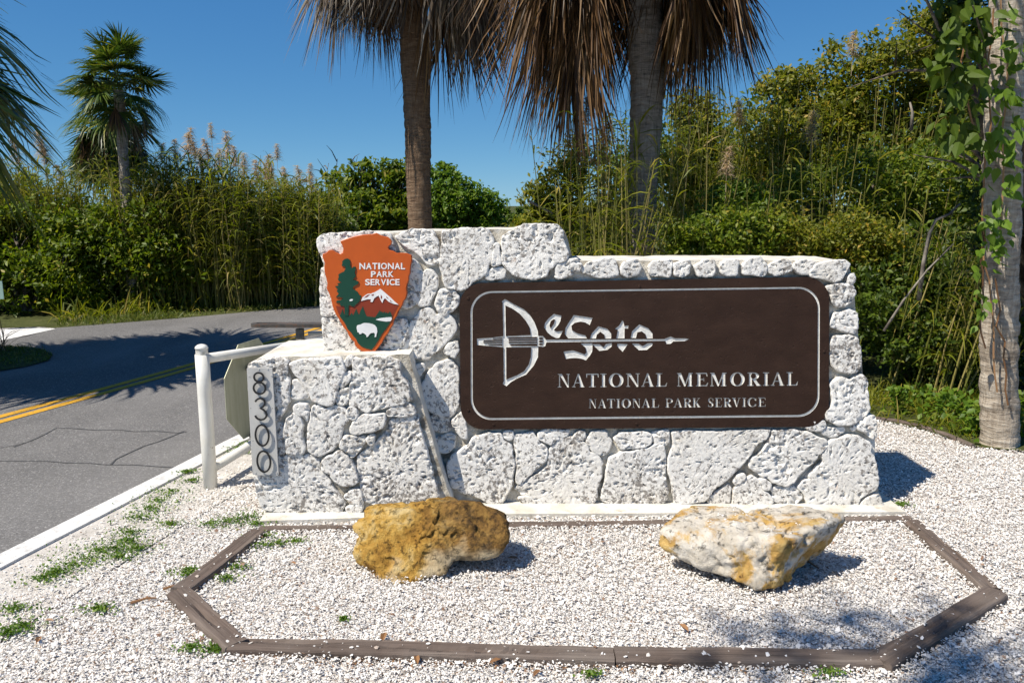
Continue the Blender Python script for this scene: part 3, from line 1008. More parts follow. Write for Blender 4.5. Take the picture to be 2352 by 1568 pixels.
def glyph(ch):
    """serif capitals in a unit box: list of polygons; a leading '-' cuts away"""
    T, t, s = 0.20, 0.075, 0.055
    def rect(a, b, c, d): return [(a, b), (c, b), (c, d), (a, d)]
    def ell(cx, cy, rx, ry, a0=0, a1=360, n=28): return [(cx + rx * math.cos(R(a0 + (a1 - a0) * i / n)), cy + ry * math.sin(R(a0 + (a1 - a0) * i / n))) for i in range(n + (0 if a1 - a0 == 360 else 1))]
    if ch == 'I':
        return [rect(.28, 0, .72, 1), rect(0, 0, 1, s), rect(0, 1 - s, 1, 1)]
    if ch == 'T':
        return [rect(.39, 0, .61, 1), rect(.22, 0, .78, s), rect(0, 1 - s * 1.3, 1, 1), [(0, .72), (.06, .72), (.10, .93), (0, .97)], [(1, .72), (.94, .72), (.90, .93), (1, .97)]]
    if ch == 'L':
        return [rect(.14, 0, .38, 1), rect(0, 0, .9, s * 1.2), rect(0, 1 - s, .55, 1), [(.78, .03), (.93, .03), (1, .30), (.95, .30)]]
    if ch == 'E':
        return [rect(.13, 0, .36, 1), rect(0, 0, .9, s * 1.2), rect(0, 1 - s * 1.2, .9, 1), rect(.3, .475, .66, .475 + s * 1.1), [(.80, .03), (.93, .03), (1, .28), (.95, .28)],
                [(.80, .97), (.91, .97), (.94, .74), (.89, .74)], rect(.62, .36, .67, .64)]
    if ch == 'N':
        return [rect(.11, 0, .19, 1), rect(.82, 0, .90, 1), [(.10, 1), (.34, 1), (.90, 0), (.78, 0)], rect(0, 0, .30, s), rect(0, 1 - s, .25, 1), rect(.70, 1 - s, 1, 1)]
    if ch == 'A':
        return [[(.47, 1), (.54, 1), (.17, 0), (.09, 0)], [(.44, 1), (.57, 1), (.94, 0), (.68, 0)], rect(.24, .30, .70, .36), rect(0, 0, .30, s), rect(.60, 0, 1, s)]
    if ch == 'M':
        return [rect(.08, 0, .14, 1), rect(.74, 0, .92, 1), [(.06, 1), (.26, 1), (.54, .12), (.46, 0)], [(.46, 0), (.52, 0), (.86, 1), (.78, 1)], rect(0, 0, .24, s), rect(.66, 0, 1, s), rect(0, 1 - s, .22, 1), rect(.80, 1 - s, 1, 1)]
    if ch == 'O':
        return [ell(.5, .5, .5, .52), ['-', ell(.5, .5, .27, .46)]]
    if ch == 'C':
        return [ell(.52, .5, .52, .52), ['-', ell(.56, .5, .32, .455)], ['-', [(.60, .30), (1.2, .30), (1.2, .70), (.60, .70)]], [(.92, .66), (.97, .66), (.97, 1), (.90, .90)], [(.86, .06), (.99, .20), (.95, .24), (.80, .12)]]
    if ch == 'P':
        return [rect(.14, 0, .38, 1), rect(0, 0, .55, s), ell(.50, .73, .47, .27), rect(0, .46, .5, 1), ['-', ell(.50, .73, .24, .215)], ['-', rect(.38, .515, .52, .945)], ['-', [(-.01, .06), (.14, .06), (.14, .94), (-.01, .94)]], rect(0, 1 - s, .3, 1), ['-', rect(.39, .3, .6, .455)]]
    if ch == 'R':
        return [rect(.12, 0, .33, 1), rect(0, 0, .46, s), ell(.44, .74, .40, .26), rect(0, .48, .44, 1), ['-', ell(.44, .74, .19, .205)], ['-', rect(.33, .535, .46, .945)], ['-', [(-.01, .06), (.12, .06), (.12, .94), (-.01, .94)]],
                rect(0, 1 - s, .3, 1), [(.36, .50), (.58, .52), (.94, 0), (.68, 0)], rect(.68, 0, 1, s)]
    if ch == 'K':
        return [rect(.10, 0, .31, 1), rect(0, 0, .42, s), rect(0, 1 - s, .42, 1), [(.30, .40), (.34, .50), (.80, 1), (.86, 1), (.38, .42)], [(.34, .52), (.50, .62), (.94, 0), (.66, 0)], rect(.58, 0, 1, s), rect(.60, 1 - s, .96, 1)]
    if ch == 'V':
        return [[(.08, 1), (.34, 1), (.58, .0), (.48, 0)], [(.80, 1), (.88, 1), (.56, 0), (.48, 0)], rect(0, 1 - s, .42, 1), rect(.66, 1 - s, 1, 1)]
    if ch == 'S':
        return [[(.90, .70), (.96, .70), (.96, 1), (.88, .93), (.5, 1.02), (.18, .94), (.03, .76), (.10, .60), (.30, .49), (.62, .36), (.70, .24), (.62, .10), (.46, .05), (.24, .10), (.10, .31), (.03, .31), (.03, 0), (.12, .06), (.50, -.02), (.82, .06), (.97, .24), (.92, .42),
                 (.70, .55), (.40, .66), (.28, .78), (.36, .91), (.52, .955), (.74, .90)]]
    return []


pieces = []          # (polygon in plane coordinates, add?, glyph id)
gid = 0


def add_piece(px_pts, add, g):
    pieces.append(([MAIN.ab(*q) for q in px_pts], add, g))


fo = [MAIN.ab(*q) for q in Zs(ZP, (132, 208), (2185, 180), (2181, 942), (135, 962))]
fi = [MAIN.ab(*q) for q in Zs(ZP, (143, 218), (2174, 190), (2170, 931), (146, 951))]
pieces.append((rounded_quad(fo, 0.115, 10), 1, 'border_line'))
pieces.append((rounded_quad(fi, 0.109, 10), 0, 'border_line'))
L1 = [('N', 645, 717), ('A', 728, 803), ('T', 812, 885), ('I', 895, 932), ('O', 945, 1031), ('N', 1046, 1126), ('A', 1134, 1210), ('L', 1222, 1288),
      ('M', 1345, 1438), ('E', 1457, 1528), ('M', 1540, 1636), ('O', 1657, 1743), ('R', 1759, 1840), ('I', 1850, 1887), ('A', 1896, 1976), ('L', 1990, 2056)]
L2 = [('N', 828, 872), ('A', 880, 929), ('T', 935, 981), ('I', 988, 1012), ('O', 1020, 1074), ('N', 1082, 1131), ('A', 1137, 1187), ('L', 1195, 1241),
      ('P', 1277, 1322), ('A', 1325, 1376), ('R', 1383, 1434), ('K', 1437, 1484), ('S', 1527, 1560), ('E', 1568, 1611), ('R', 1618, 1668), ('V', 1668, 1720), ('I', 1728, 1752), ('C', 1760, 1812), ('E', 1822, 1868)]
for row, (y0l, y0r, h, xl, xr) in ((L1, (770, 759, 78, 645, 2055)), (L2, (892, 883, 53, 828, 1868))):
    for ch, x0, x1 in row:
        gid += 1
        for pc in glyph(ch):
            add = 1
            if pc[0] == '-':
                add, pc = 0, pc[1]
            pts = []
            for u, v_ in pc:
                x = x0 + (x1 - x0) * u
                yb = y0l + (y0r - y0l) * (x - xl) / (xr - xl)
                pts.append(ZP(x, yb - h * v_))
            add_piece(pts, add, 'letter_%03d' % gid)
EM = {
    'bow': [(1, (312, 100), (345, 72), (440, 128), (545, 180), (605, 235), (655, 315), (690, 405), (696, 470), (622, 470), (605, 370), (565, 300), (500, 225), (420, 170), (352, 140)),
            (1, (696, 565), (692, 680), (650, 765), (570, 862), (470, 905), (405, 945), (362, 985), (322, 962), (335, 930), (370, 912), (480, 868), (545, 830), (595, 760), (618, 680), (622, 565)),
            (1, (322, 110), (350, 110), (355, 470), (330, 470)), (1, (330, 570), (358, 570), (360, 950), (335, 950)),
            (1, (52, 487), (210, 477), (330, 462), (355, 462), (620, 450), (696, 455), (696, 577), (355, 578), (330, 578), (200, 566), (55, 554)),
            (0, (130, 503), (318, 497), (318, 512), (115, 516)), (0, (115, 524), (318, 520), (318, 534), (125, 535)), (0, (160, 545), (318, 545), (318, 560), (190, 556)), (0, (220, 484), (318, 476), (318, 488), (220, 492)),
            (0, (380, 474), (684, 468), (684, 486), (380, 488)), (0, (384, 496), (684, 494), (684, 508), (384, 510)), (0, (384, 520), (684, 518), (684, 532), (384, 534)), (0, (400, 545), (684, 541), (684, 564), (405, 562)),
            (1, (690, 458), (745, 460), (770, 487), (782, 520), (768, 565), (745, 574), (690, 565)), (0, (704, 476), (742, 476), (742, 496), (704, 496)), (0, (704, 506), (744, 506), (744, 528), (704, 528)), (0, (704, 538), (742, 538), (742, 556), (704, 556)),
            (1, (768, 498), (2030, 492), (2030, 511), (768, 526)),
            (1, (2020, 489), (2085, 465), (2130, 485), (2230, 485), (2280, 492), (2230, 512), (2110, 517), (2085, 540), (2040, 543), (2030, 513))],
    'e': [(1, (765, 325), (800, 280), (860, 228), (938, 247), (928, 300), (905, 345), (858, 396), (890, 413), (955, 405), (915, 478), (885, 482), (830, 455), (790, 420), (760, 370)), (0, (850, 285), (872, 285), (862, 330), (825, 382), (812, 350), (826, 305))],
    's': [(1, (1065, 240), (1265, 270), (1235, 345), (1190, 318), (1140, 308), (1080, 320), (1042, 352), (1050, 400), (1100, 430), (1190, 455), (1205, 484), (1010, 484), (975, 440), (980, 380), (1020, 310), (1050, 270)),
          (1, (1138, 538), (1265, 536), (1262, 620), (1240, 660), (1195, 715), (1150, 697), (1100, 690), (1040, 690), (985, 700), (960, 622), (1060, 610), (1150, 640), (1182, 655), (1202, 630), (1190, 580))],
    'o': [(1, (1240, 485), (1255, 435), (1325, 358), (1420, 385), (1460, 430), (1460, 486), (1395, 486), (1388, 445), (1345, 415), (1310, 445), (1300, 485)), (1, (1262, 545), (1340, 545), (1380, 580), (1405, 545), (1468, 532), (1465, 570), (1420, 605), (1335, 615))],
    't': [(1, (1500, 385), (1545, 350), (1575, 300), (1590, 305), (1597, 355), (1642, 350), (1638, 380), (1600, 380), (1600, 484), (1515, 484), (1530, 395)), (1, (1525, 540), (1635, 545), (1580, 625), (1525, 570))],
    'o2': [(1, (1665, 480), (1680, 410), (1755, 338), (1850, 380), (1893, 430), (1895, 484), (1830, 484), (1820, 440), (1780, 410), (1735, 420), (1720, 480)), (1, (1675, 538), (1745, 540), (1790, 565), (1845, 536), (1895, 534), (1890, 560), (1835, 605), (1750, 608))],
}
for nm, pcs in EM.items():
    for add, *pts in pcs:
        add_piece(Zs(ZL, *pts), add, 'emblem_' + nm)

outline = rounded_quad([MAIN.ab(*q) for q in Zs(ZP, (66, 160), (2240, 120), (2238, 1002), (76, 1018))], 0.125, 12)


def clean(poly):
    out = []
    for q in poly:
        if not out or (Vector(q) - Vector(out[-1])).length > 1e-5:
            out.append((float(q[0]), float(q[1])))
    if (Vector(out[0]) - Vector(out[-1])).length < 1e-5:
        out.pop()
    a = sum(out[i][0] * out[(i + 1) % len(out)][1] - out[(i + 1) % len(out)][0] * out[i][1] for i in range(len(out)))
    return out if a > 0 else out[::-1]


def carve():
    cv, cf = [], []
    for poly in [outline] + [p_[0] for p_ in pieces]:
        poly = clean(poly)
        n0 = len(cv)
        cv += [Vector(q) for q in poly]
        cf.append(list(range(n0, len(cv))))
    vo, eo, fo_, ov, oe, of = delaunay_2d_cdt(cv, [], cf, 0, 1e-6, True)
    top, floor = [], {}
    state = []
    for f_, src in zip(fo_, of):
        src = sorted(src)
        if 0 not in src:
            state.append('out')
            continue
        g = None
        byg = {}
        for i in src:
            if i == 0:
                continue
            _, add, name = pieces[i - 1]
            byg[name] = add
        for name, add in byg.items():
            if add:
                g = name
        state.append(g)
        if g is None:
            top.append(f_)
        else:
            floor.setdefault(g, []).append(f_)
    FRONT, DEEP = 0.004, 0.0055
    edge_face = {}
    for f_, st in zip(fo_, state):
        for i in range(len(f_)):
            edge_face.setdefault((f_[i], f_[(i + 1) % len(f_)]), st)
    # board
    used = sorted({i for f_ in top for i in f_})
    m_ = {i: n_ for n_, i in enumerate(used)}
    V = [MAIN.w(vo[i].x, vo[i].y, FRONT) for i in used]
    Fc = [tuple(m_[i] for i in f_) for f_ in top]
    po = clean(outline)
    n0 = len(V)
    no = len(po)
    V += [MAIN.w(a, b, FRONT) for a, b in po] + [MAIN.w(a, b, -0.05) for a, b in po]
    Fc += [(n0 + (i + 1) % no, n0 + i, n0 + no + i, n0 + no + (i + 1) % no) for i in range(no)]
    board = part('board', V, Fc, M['sign_brown'], panel)
    for g, fl in floor.items():
        used = sorted({i for f_ in fl for i in f_})
        m_ = {i: n_ for n_, i in enumerate(used)}
        nu = len(used)
        V = [MAIN.w(vo[i].x, vo[i].y, FRONT - DEEP) for i in used] + [MAIN.w(vo[i].x, vo[i].y, FRONT) for i in used]
        Fc = [tuple(m_[i] for i in f_) for f_ in fl]
        own = {(f_[i], f_[(i + 1) % len(f_)]) for f_ in fl for i in range(len(f_))}
        for a, b in own:
            if (b, a) not in own:
                Fc.append((m_[b], m_[a], m_[a] + nu, m_[b] + nu))
        nm = 'border_line' if g == 'border_line' else 'letter' if g.startswith('letter') else 'emblem' if g == 'emblem_bow' else 'letter'
        part(nm, V, Fc, M['sign_white'], board if nm == 'border_line' else panel)
    return board


board = carve()
for x, y in ((118, 248), (120, 905), (268, 990), (1108, 985), (2210, 560), (1125, 178)):
    a, b = MAIN.ab(*ZP(x, y))
    V, Fc = [], []
    for r_, c_ in ((0.008, 0.004), (0.0078, 0.0065), (0.005, 0.008)):
        V += [MAIN.w(a + r_ * math.cos(i * math.pi / 5), b + r_ * math.sin(i * math.pi / 5), c_) for i in range(10)]
    Fc = [(j * 10 + i, j * 10 + (i + 1) % 10, (j + 1) * 10 + (i + 1) % 10, (j + 1) * 10 + i) for j in range(2) for i in range(10)] + [tuple(range(20, 30))]
    part('screw', V, Fc, M['sign_brown'], board)

# ------------------------------------------------------------------ arrowhead emblem
arrow = thing('arrowhead_sign', MAIN.w(*MAIN.ab(*ZH(700, 1475))), 'orange arrowhead shaped park emblem with tree, mountain and bison', 'sign')
AH = [(350, 195), (410, 172), (480, 150), (540, 136), (600, 125), (660, 120), (700, 120), (755, 105), (800, 130), (840, 142), (880, 148), (912, 172), (930, 200), (922, 235), (897, 252), (890, 272), (905, 300), (950, 310), (990, 335), (1050, 332), (1100, 335), (1158, 360),
      (1162, 420), (1147, 480), (1142, 560), (1127, 600), (1127, 640), (1110, 690), (1100, 740), (1108, 790), (1092, 850), (1064, 890), (1058, 920), (1035, 960), (1004, 1005), (990, 1050), (954, 1105), (945, 1155), (909, 1205), (890, 1250), (846, 1300),
      (818, 1360), (776, 1415), (744, 1456), (712, 1480), (650, 1475), (590, 1455), (540, 1420), (515, 1390), (503, 1345), (470, 1320), (436, 1266), (424, 1232), (384, 1186), (350, 1130), (326, 1082), (294, 1036), (270, 980), (252, 920), (240, 855), (215, 790), (190, 742),
      (200, 690), (186, 620), (168, 560), (163, 500), (170, 450), (142, 380), (144, 346), (190, 330), (212, 304), (255, 299), (290, 325), (340, 347), (375, 325), (381, 285), (368, 245), (350, 215)]


def relief(name, pts, c0, c1, mat, parent, z=ZH, P=MAIN):
    poly = [P.ab(*z(*q)) for q in pts]
    v_, f_ = prism(P, clean(poly), c0, c1)
    return part(name, v_, f_, mat, parent)


bd = [MAIN.ab(*ZH(*q)) for q in AH]
bd = clean(bd)
n = len(bd)
cen = Vector((sum(q[0] for q in bd) / n, sum(q[1] for q in bd) / n))
ins = [tuple(Vector(q) + (cen - Vector(q)).normalized() * 0.0035) for q in bd]
V = [MAIN.w(a, b, 0.012) for a, b in bd] + [MAIN.w(a, b, 0.040) for a, b in bd] + [MAIN.w(a, b, 0.0425) for a, b in ins]
Fc = [tuple(range(n - 1, -1, -1)), tuple(range(2 * n, 3 * n))] + [(j * n + i, j * n + (i + 1) % n, (j + 1) * n + (i + 1) % n, (j + 1) * n + i) for j in range(2) for i in range(n)]
part('board', V, Fc, M['emblem_orange'], arrow)
C1 = 0.041
mountain = relief('mountain', [(295, 938), (390, 938), (480, 948), (530, 925), (560, 905), (590, 860), (640, 830), (720, 810), (805, 770), (1010, 930), (985, 980), (962, 1020), (945, 1062), (640, 1066), (345, 1062), (320, 1010)], C1, 0.0442, M['emblem_red'], arrow)
relief('snow', [(585, 882), (600, 842), (630, 818), (660, 800), (700, 797), (740, 780), (770, 765), (805, 742), (850, 780), (880, 806), (920, 840), (970, 890), (1013, 925), (960, 915), (900, 890), (868, 858), (855, 850), (842, 868), (828, 905), (812, 880), (800, 850), (785, 820), (760, 832), (735, 852), (715, 894), (692, 890), (700, 862), (660, 862), (630, 870)], C1, 0.0472, M['emblem_white'], mountain)
relief('meadow', [(340, 1052), (358, 1015), (372, 975), (382, 1005), (392, 1035), (440, 1042), (455, 1048), (470, 1025), (480, 1020), (495, 1045), (515, 1000), (530, 970), (545, 1010), (562, 1040), (575, 1000), (605, 940), (625, 1000), (640, 1040), (652, 1057), (745, 1066), (770, 1030), (800, 985), (812, 1010), (822, 1000), (836, 1018), (850, 1000), (862, 1020), (876, 1010), (890, 1024), (915, 1000), (930, 1030), (940, 1060), (915, 1130), (870, 1200), (835, 1240), (800, 1300), (770, 1350), (745, 1390), (705, 1438), (650, 1425), (590, 1400), (548, 1360), (525, 1310), (495, 1280), (470, 1240), (430, 1200), (412, 1160), (390, 1120), (365, 1090)], C1, 0.0458, M['emblem_green'], arrow)
relief('tree', [(398, 1050), (397, 940), (350, 936), (345, 902), (300, 900), (312, 876), (352, 872), (386, 850), (345, 836), (298, 836), (330, 800), (308, 770), (322, 742), (288, 716), (332, 702), (312, 682), (366, 672), (322, 642), (332, 604), (326, 580), (360, 560), (392, 545), (412, 502), (400, 488), (364, 480), (372, 452), (370, 430), (400, 404), (430, 397), (456, 410), (462, 440), (460, 480), (482, 508), (500, 490), (520, 492), (524, 520), (512, 560), (526, 600), (490, 640), (520, 646), (556, 658), (550, 690), (500, 716), (488, 742), (520, 760), (544, 775), (562, 812), (586, 822), (578, 850), (570, 880), (540, 912), (500, 948), (462, 932), (443, 938), (442, 1050)], C1, 0.0484, M['emblem_green'], arrow)
for fc in ([(615, 845), (660, 812), (690, 808), (650, 838)], [(700, 812), (735, 800), (722, 826)], [(812, 810), (826, 830), (822, 862), (808, 846)], [(868, 824), (900, 856), (880, 850)], [(912, 868), (945, 894), (918, 886)]):
    relief('snow_shadow', fc, C1, 0.0478, M['emblem_red'], mountain)
relief('lake', [(750, 1093), (790, 1080), (820, 1075), (880, 1068), (930, 1065), (938, 1085), (920, 1112), (870, 1116), (830, 1110), (780, 1102)], C1, 0.0476, M['emblem_white'], arrow)
relief('lake', [(455, 868), (475, 858), (495, 862), (490, 876), (470, 884), (456, 880)], C1, 0.0502, M['emblem_white'], arrow)
relief('bison', [(535, 1185), (540, 1160), (560, 1152), (580, 1150), (600, 1138), (625, 1131), (680, 1135), (715, 1143), (745, 1158), (765, 1185), (771, 1230), (762, 1262), (757, 1290), (740, 1293), (745, 1262), (735, 1242), (700, 1246), (680, 1262), (665, 1287), (648, 1292), (646, 1270), (620, 1250), (600, 1243), (585, 1258), (567, 1257), (560, 1240), (545, 1235), (540, 1210)], C1, 0.0496, M['emblem_white'], arrow)
# sans lettering
for word, x0, x1, y0, y1 in (('NATIONAL', 560, 1090, 448, 521), ('PARK', 693, 960, 542, 610), ('SERVICE', 628, 1027, 632, 702)):
    adv = {'N': .78, 'A': .74, 'T': .66, 'I': .32, 'O': .80, 'L': .56, 'P': .66, 'R': .68, 'K': .70, 'S': .64, 'E': .60, 'V': .72, 'C': .72}
    tot = sum(adv[c] for c in word)
    x = x0
    for ch in word:
        wd = (x1 - x0) * adv[ch] / tot
        cu = bpy.data.curves.new('letter', 'FONT')
        cu.body = ch
        cu.offset = 0.022
        to = bpy.data.objects.new('letter_tmp', cu)
        me = to.to_mesh()
        co = np.array([v_.co[:] for v_ in me.vertices])
        pol = [tuple(p_.vertices) for p_ in me.polygons]
        mn, mx = co.min(0), co.max(0)
        gap = 0.12 * wd if ch != 'I' else 0.30 * wd
        ax = x + gap / 2 + (co[:, 0] - mn[0]) / (mx[0] - mn[0]) * (wd - gap)
        ay = y1 - (co[:, 1] - mn[1]) / (mx[1] - mn[1]) * (y1 - y0)
        P2 = [MAIN.ab(*ZH(u, w_)) for u, w_ in zip(ax, ay)]
        n_ = len(P2)
        V = [MAIN.w(a, b, 0.0446) for a, b in P2] + [MAIN.w(a, b, 0.041) for a, b in P2]
        ed = {}
        for p_ in pol:
            for i in range(len(p_)):
                ed[(p_[i], p_[(i + 1) % len(p_)])] = 1
        Fc = list(pol) + [(b, a, a + n_, b + n_) for (a, b) in ed if (b, a) not in ed]
        to.to_mesh_clear()
        bpy.data.objects.remove(to)
        bpy.data.curves.remove(cu)
        part('letter', V, Fc, M['emblem_white'], arrow)
        x += wd

# ------------------------------------------------------------------ house number plate
plate = thing('number_plate', BLOCK.w(*BLOCK.ab(*ZN(350, 1480))), 'aluminium plate with black house number 8300 on the low stone block', 'sign')
PQ = [BLOCK.ab(*ZN(*q)) for q in ((108, 90), (438, 90), (522, 1482), (186, 1482))]
PQ = clean(rounded_quad(PQ, 0.006, 4))
v_, f_ = prism(BLOCK, PQ, 0.012, 0.026)
pl_ = part('plate', v_, f_, M['aluminium'], plate)


def band(path, w, closed, c0, c1, name):
    path = [Vector(q) for q in path]
    n_ = len(path)
    V = []
    for i, q in enumerate(path):
        a = path[(i - 1) % n_] if closed or i > 0 else q
        b = path[(i + 1) % n_] if closed or i < n_ - 1 else q
        t_ = (b - a).normalized()
        nn = Vector((-t_.y, t_.x)) * w / 2
        for s_, c_ in ((1, c0), (1, c1), (-1, c1), (-1, c0)):
            V.append(BLOCK.w(q.x + nn.x * s_, q.y + nn.y * s_, c_))
    Fc = []
    for i in range(n_ if closed else n_ - 1):
        j = (i + 1) % n_
        for e in range(4):
            e2 = (e + 1) % 4
            Fc.append((i * 4 + e, i * 4 + e2, j * 4 + e2, j * 4 + e))
    if not closed:
        Fc += [(0, 1, 2, 3), ((n_ - 1) * 4 + 3, (n_ - 1) * 4 + 2, (n_ - 1) * 4 + 1, (n_ - 1) * 4)]
    return V, Fc


def zel(cx, cy, rx, ry, n_=36):
    return [BLOCK.ab(*ZN(cx + rx * math.cos(2 * math.pi * i / n_) + (ry * math.sin(2 * math.pi * i / n_)) * 0.06, cy + ry * math.sin(2 * math.pi * i / n_))) for i in range(n_)]


DW, D0, D1 = 0.0092, 0.036, 0.042
v_, f_ = merge([band(zel(277, 206, 61, 58), DW, True, D0, D1, ''), band(zel(286, 347, 76, 74), DW, True, D0 + 0.0003, D1 + 0.0003, '')])
part('digit', v_, f_, M['black_metal'], plate)
three = [(232, 524), (246, 500), (266, 485), (292, 478), (322, 483), (346, 503), (356, 535), (349, 565), (328, 590), (292, 606), (330, 622), (362, 650), (378, 690), (368, 725), (342, 748), (302, 757), (266, 746), (242, 724), (230, 700)]
v_, f_ = band([BLOCK.ab(*ZN(*q)) for q in three], DW, False, D0, D1, '')
part('digit', v_, f_, M['black_metal'], plate)
for cx_, cy_ in ((319, 957), (341, 1295)):
    v_, f_ = band(zel(cx_, cy_, 85, 134), DW, True, D0, D1, '')
    part('digit', v_, f_, M['black_metal'], plate)
for i, (x, y) in enumerate(((143, 198), (268, 108), (382, 108), (428, 192), (222, 1455), (498, 1452), (162, 615), (445, 615), (190, 1036), (470, 1036))):
    a, b = BLOCK.ab(*ZN(x, y))
    r_ = 0.0042 if i < 6 else 0.0022
    V = [BLOCK.w(a + r_ * math.cos(q * math.pi / 4), b + r_ * math.sin(q * math.pi / 4), 0.026) for q in range(8)] + [BLOCK.w(a + .7 * r_ * math.cos(q * math.pi / 4), b + .7 * r_ * math.sin(q * math.pi / 4), 0.029 if i < 6 else 0.0264) for q in range(8)]
    part('rivet', V, [(q, (q + 1) % 8, 8 + (q + 1) % 8, 8 + q) for q in range(8)] + [tuple(range(8, 16))], M['aluminium'] if i < 6 else M['black_metal'], pl_)

# ------------------------------------------------------------------ gate with stop sign back, latch stand
gp = gnd(484, 1117)
gate = thing('pipe_gate', (gp.x, gp.y, 0), 'cream white pipe gate standing open along the road edge', 'gate')
gd = Vector((0.2, 0.98, 0)).normalized()
v_, f_ = tube([gp + Vector((0, 0, z_)) for z_ in (-0.05, 0.3, 0.6, 0.80)], 0.0395, 24)
gpost = part('post', v_, f_, M['pipe_white'], gate, smooth=False)
for p_ in gate.children:
    pass
v_, f_ = tube([gp + Vector((0, 0, 0.80)), gp + Vector((0, 0, 0.835))], 0.034, 24)
part('collar', v_, f_, M['band_grey'], gpost)
cap = []
for i in range(7):
    a = i / 6 * math.pi / 2
    cap.append((gp + Vector((0, 0, 0.835 + 0.026 * math.sin(a))), max(0.0375 * math.cos(a), 0.002)))
v_, f_ = tube([c_[0] for c_ in cap], [c_[1] for c_ in cap], 24)
part('cap', v_, f_, M['pipe_white'], gpost, smooth=True)
up0, up1 = gp + Vector((0, 0, 0.772)), gp + gd * 1.75 + Vector((0, 0, 0.60))
lo0, lo1 = gp + Vector((0, 0, 0.105)), gp + gd * 1.75 + Vector((0, 0, 0.135))
for a, b in ((up0, up1), (lo0, lo1)):
    v_, f_ = tube([a, a.lerp(b, 0.5), b], 0.029, 18)
    part('rail', v_, f_, M['pipe_white'], gate, smooth=False)
v_, f_ = tube([lo1 - Vector((0, 0, 0.12)), up1 + Vector((0, 0, 0.03))], 0.030, 18)
part('end_post', v_, f_, M['pipe_white'], gate)
for o_ in gate.children:
    o_.data.polygons.foreach_set('use_smooth', [len(p_.vertices) == 4 for p_ in o_.data.polygons])

sd = gd.copy()
sn = Vector((-sd.y, sd.x, 0))
sc = gp + gd * 0.60 + sn * 0.045 + Vector((0, 0, 0.463))
stop = thing('stop_sign', (sc.x, sc.y, 0), 'octagonal road sign seen from its olive grey back behind the gate rail', 'sign')
oc = [(0.312 / math.cos(R(22.5)) * math.cos(R(22.5 + 45 * i)), 0.312 / math.cos(R(22.5)) * math.sin(R(22.5 + 45 * i))) for i in range(8)]
V = [sc + sd * a + Vector((0, 0, b)) + sn * c_ for c_ in (0.0, 0.004) for a, b in oc]
part('sign_plate', V, [tuple(range(8)), tuple(range(15, 7, -1))] + [((i + 1) % 8, i, 8 + i, 8 + (i + 1) % 8) for i in range(8)], M['sign_back'], stop)
v_, f_ = merge([box(0, 0, 0, 1, 1, 1)])
for zz in (0.14, -0.31):
    V = [sc + sd * x * 0.06 + sn * (y * 0.022 - 0.020) + Vector((0, 0, zz + z_ * 0.012)) for x, y, z_ in [(a * 2, b * 2, c_ * 2) for a, b, c_ in v_]]
    part('bracket', V, f_, M['steel_grey'], stop.children[0])

lp = at(688, 742, 5.72)
latch = thing('latch_stand', (lp.x, lp.y, 0), 'rusty flat steel latch bar on a short grey post behind the stone block', 'latch')
v_, f_ = box(lp.x, lp.y, lp.z / 2 - 0.03, 0.05, 0.05, lp.z - 0.02)
part('post', v_, f_, M['steel_grey'], latch)
L0 = at(566, 741, 5.62)
V = []
n_ = 14
ox, oy = L0.x, lp.y
outl = [(lp.x + 0.42, oy - 0.055), (lp.x + 0.42, oy + 0.055)] + [(ox + 0.055 + 0.055 * math.cos(R(90 + 180 * i / n_)), oy + 0.055 * math.sin(R(90 + 180 * i / n_))) for i in range(n_ + 1)]
inn = [(ox + 0.19, oy - 0.02), (ox + 0.19, oy + 0.02)] + [(ox + 0.055 + 0.02 * math.cos(R(90 + 180 * i / n_)), oy + 0.02 * math.sin(R(90 + 180 * i / n_))) for i in range(n_ + 1)]
m_ = len(outl)
zt, zb = lp.z, lp.z - 0.026
V = [(*q, zt) for q in outl] + [(*q, zt) for q in inn] + [(*q, zb) for q in outl] + [(*q, zb) for q in inn]
Fc = []
for i in range(m_):
    j = (i + 1) % m_
    Fc += [(i, j, m_ + j, m_ + i), (2 * m_ + j, 2 * m_ + i, 3 * m_ + i, 3 * m_ + j), (j, i, 2 * m_ + i, 2 * m_ + j), (m_ + i, m_ + j, 3 * m_ + j, 3 * m_ + i)]
part('latch_bar', V, Fc, M['rust'], latch)
v_, f_ = tube([(lp.x + 0.04, lp.y + 0.08, lp.z - 0.09), (lp.x + 0.5, lp.y + 0.10, lp.z - 0.075)], 0.018, 12)
part('hinge_pipe', v_, f_, M['pipe_white'], latch)

# teal sign at the left edge of the view, across the road
tp = at(2, 666, 10.6)
ts = thing('road_sign', (tp.x, tp.y, 0), 'pale green road sign on a post at the left edge of the view', 'sign')
V, f_ = box(tp.x - 0.16, tp.y, tp.z, 0.38, 0.01, 0.24)
part('sign_plate', V, f_, M['sign_teal'], ts)
V, f_ = box(tp.x - 0.16, tp.y + 0.03, (tp.z + 0.1) / 2, 0.05, 0.04, tp.z + 0.1)
part('post', V, f_, M['steel_grey'], ts)

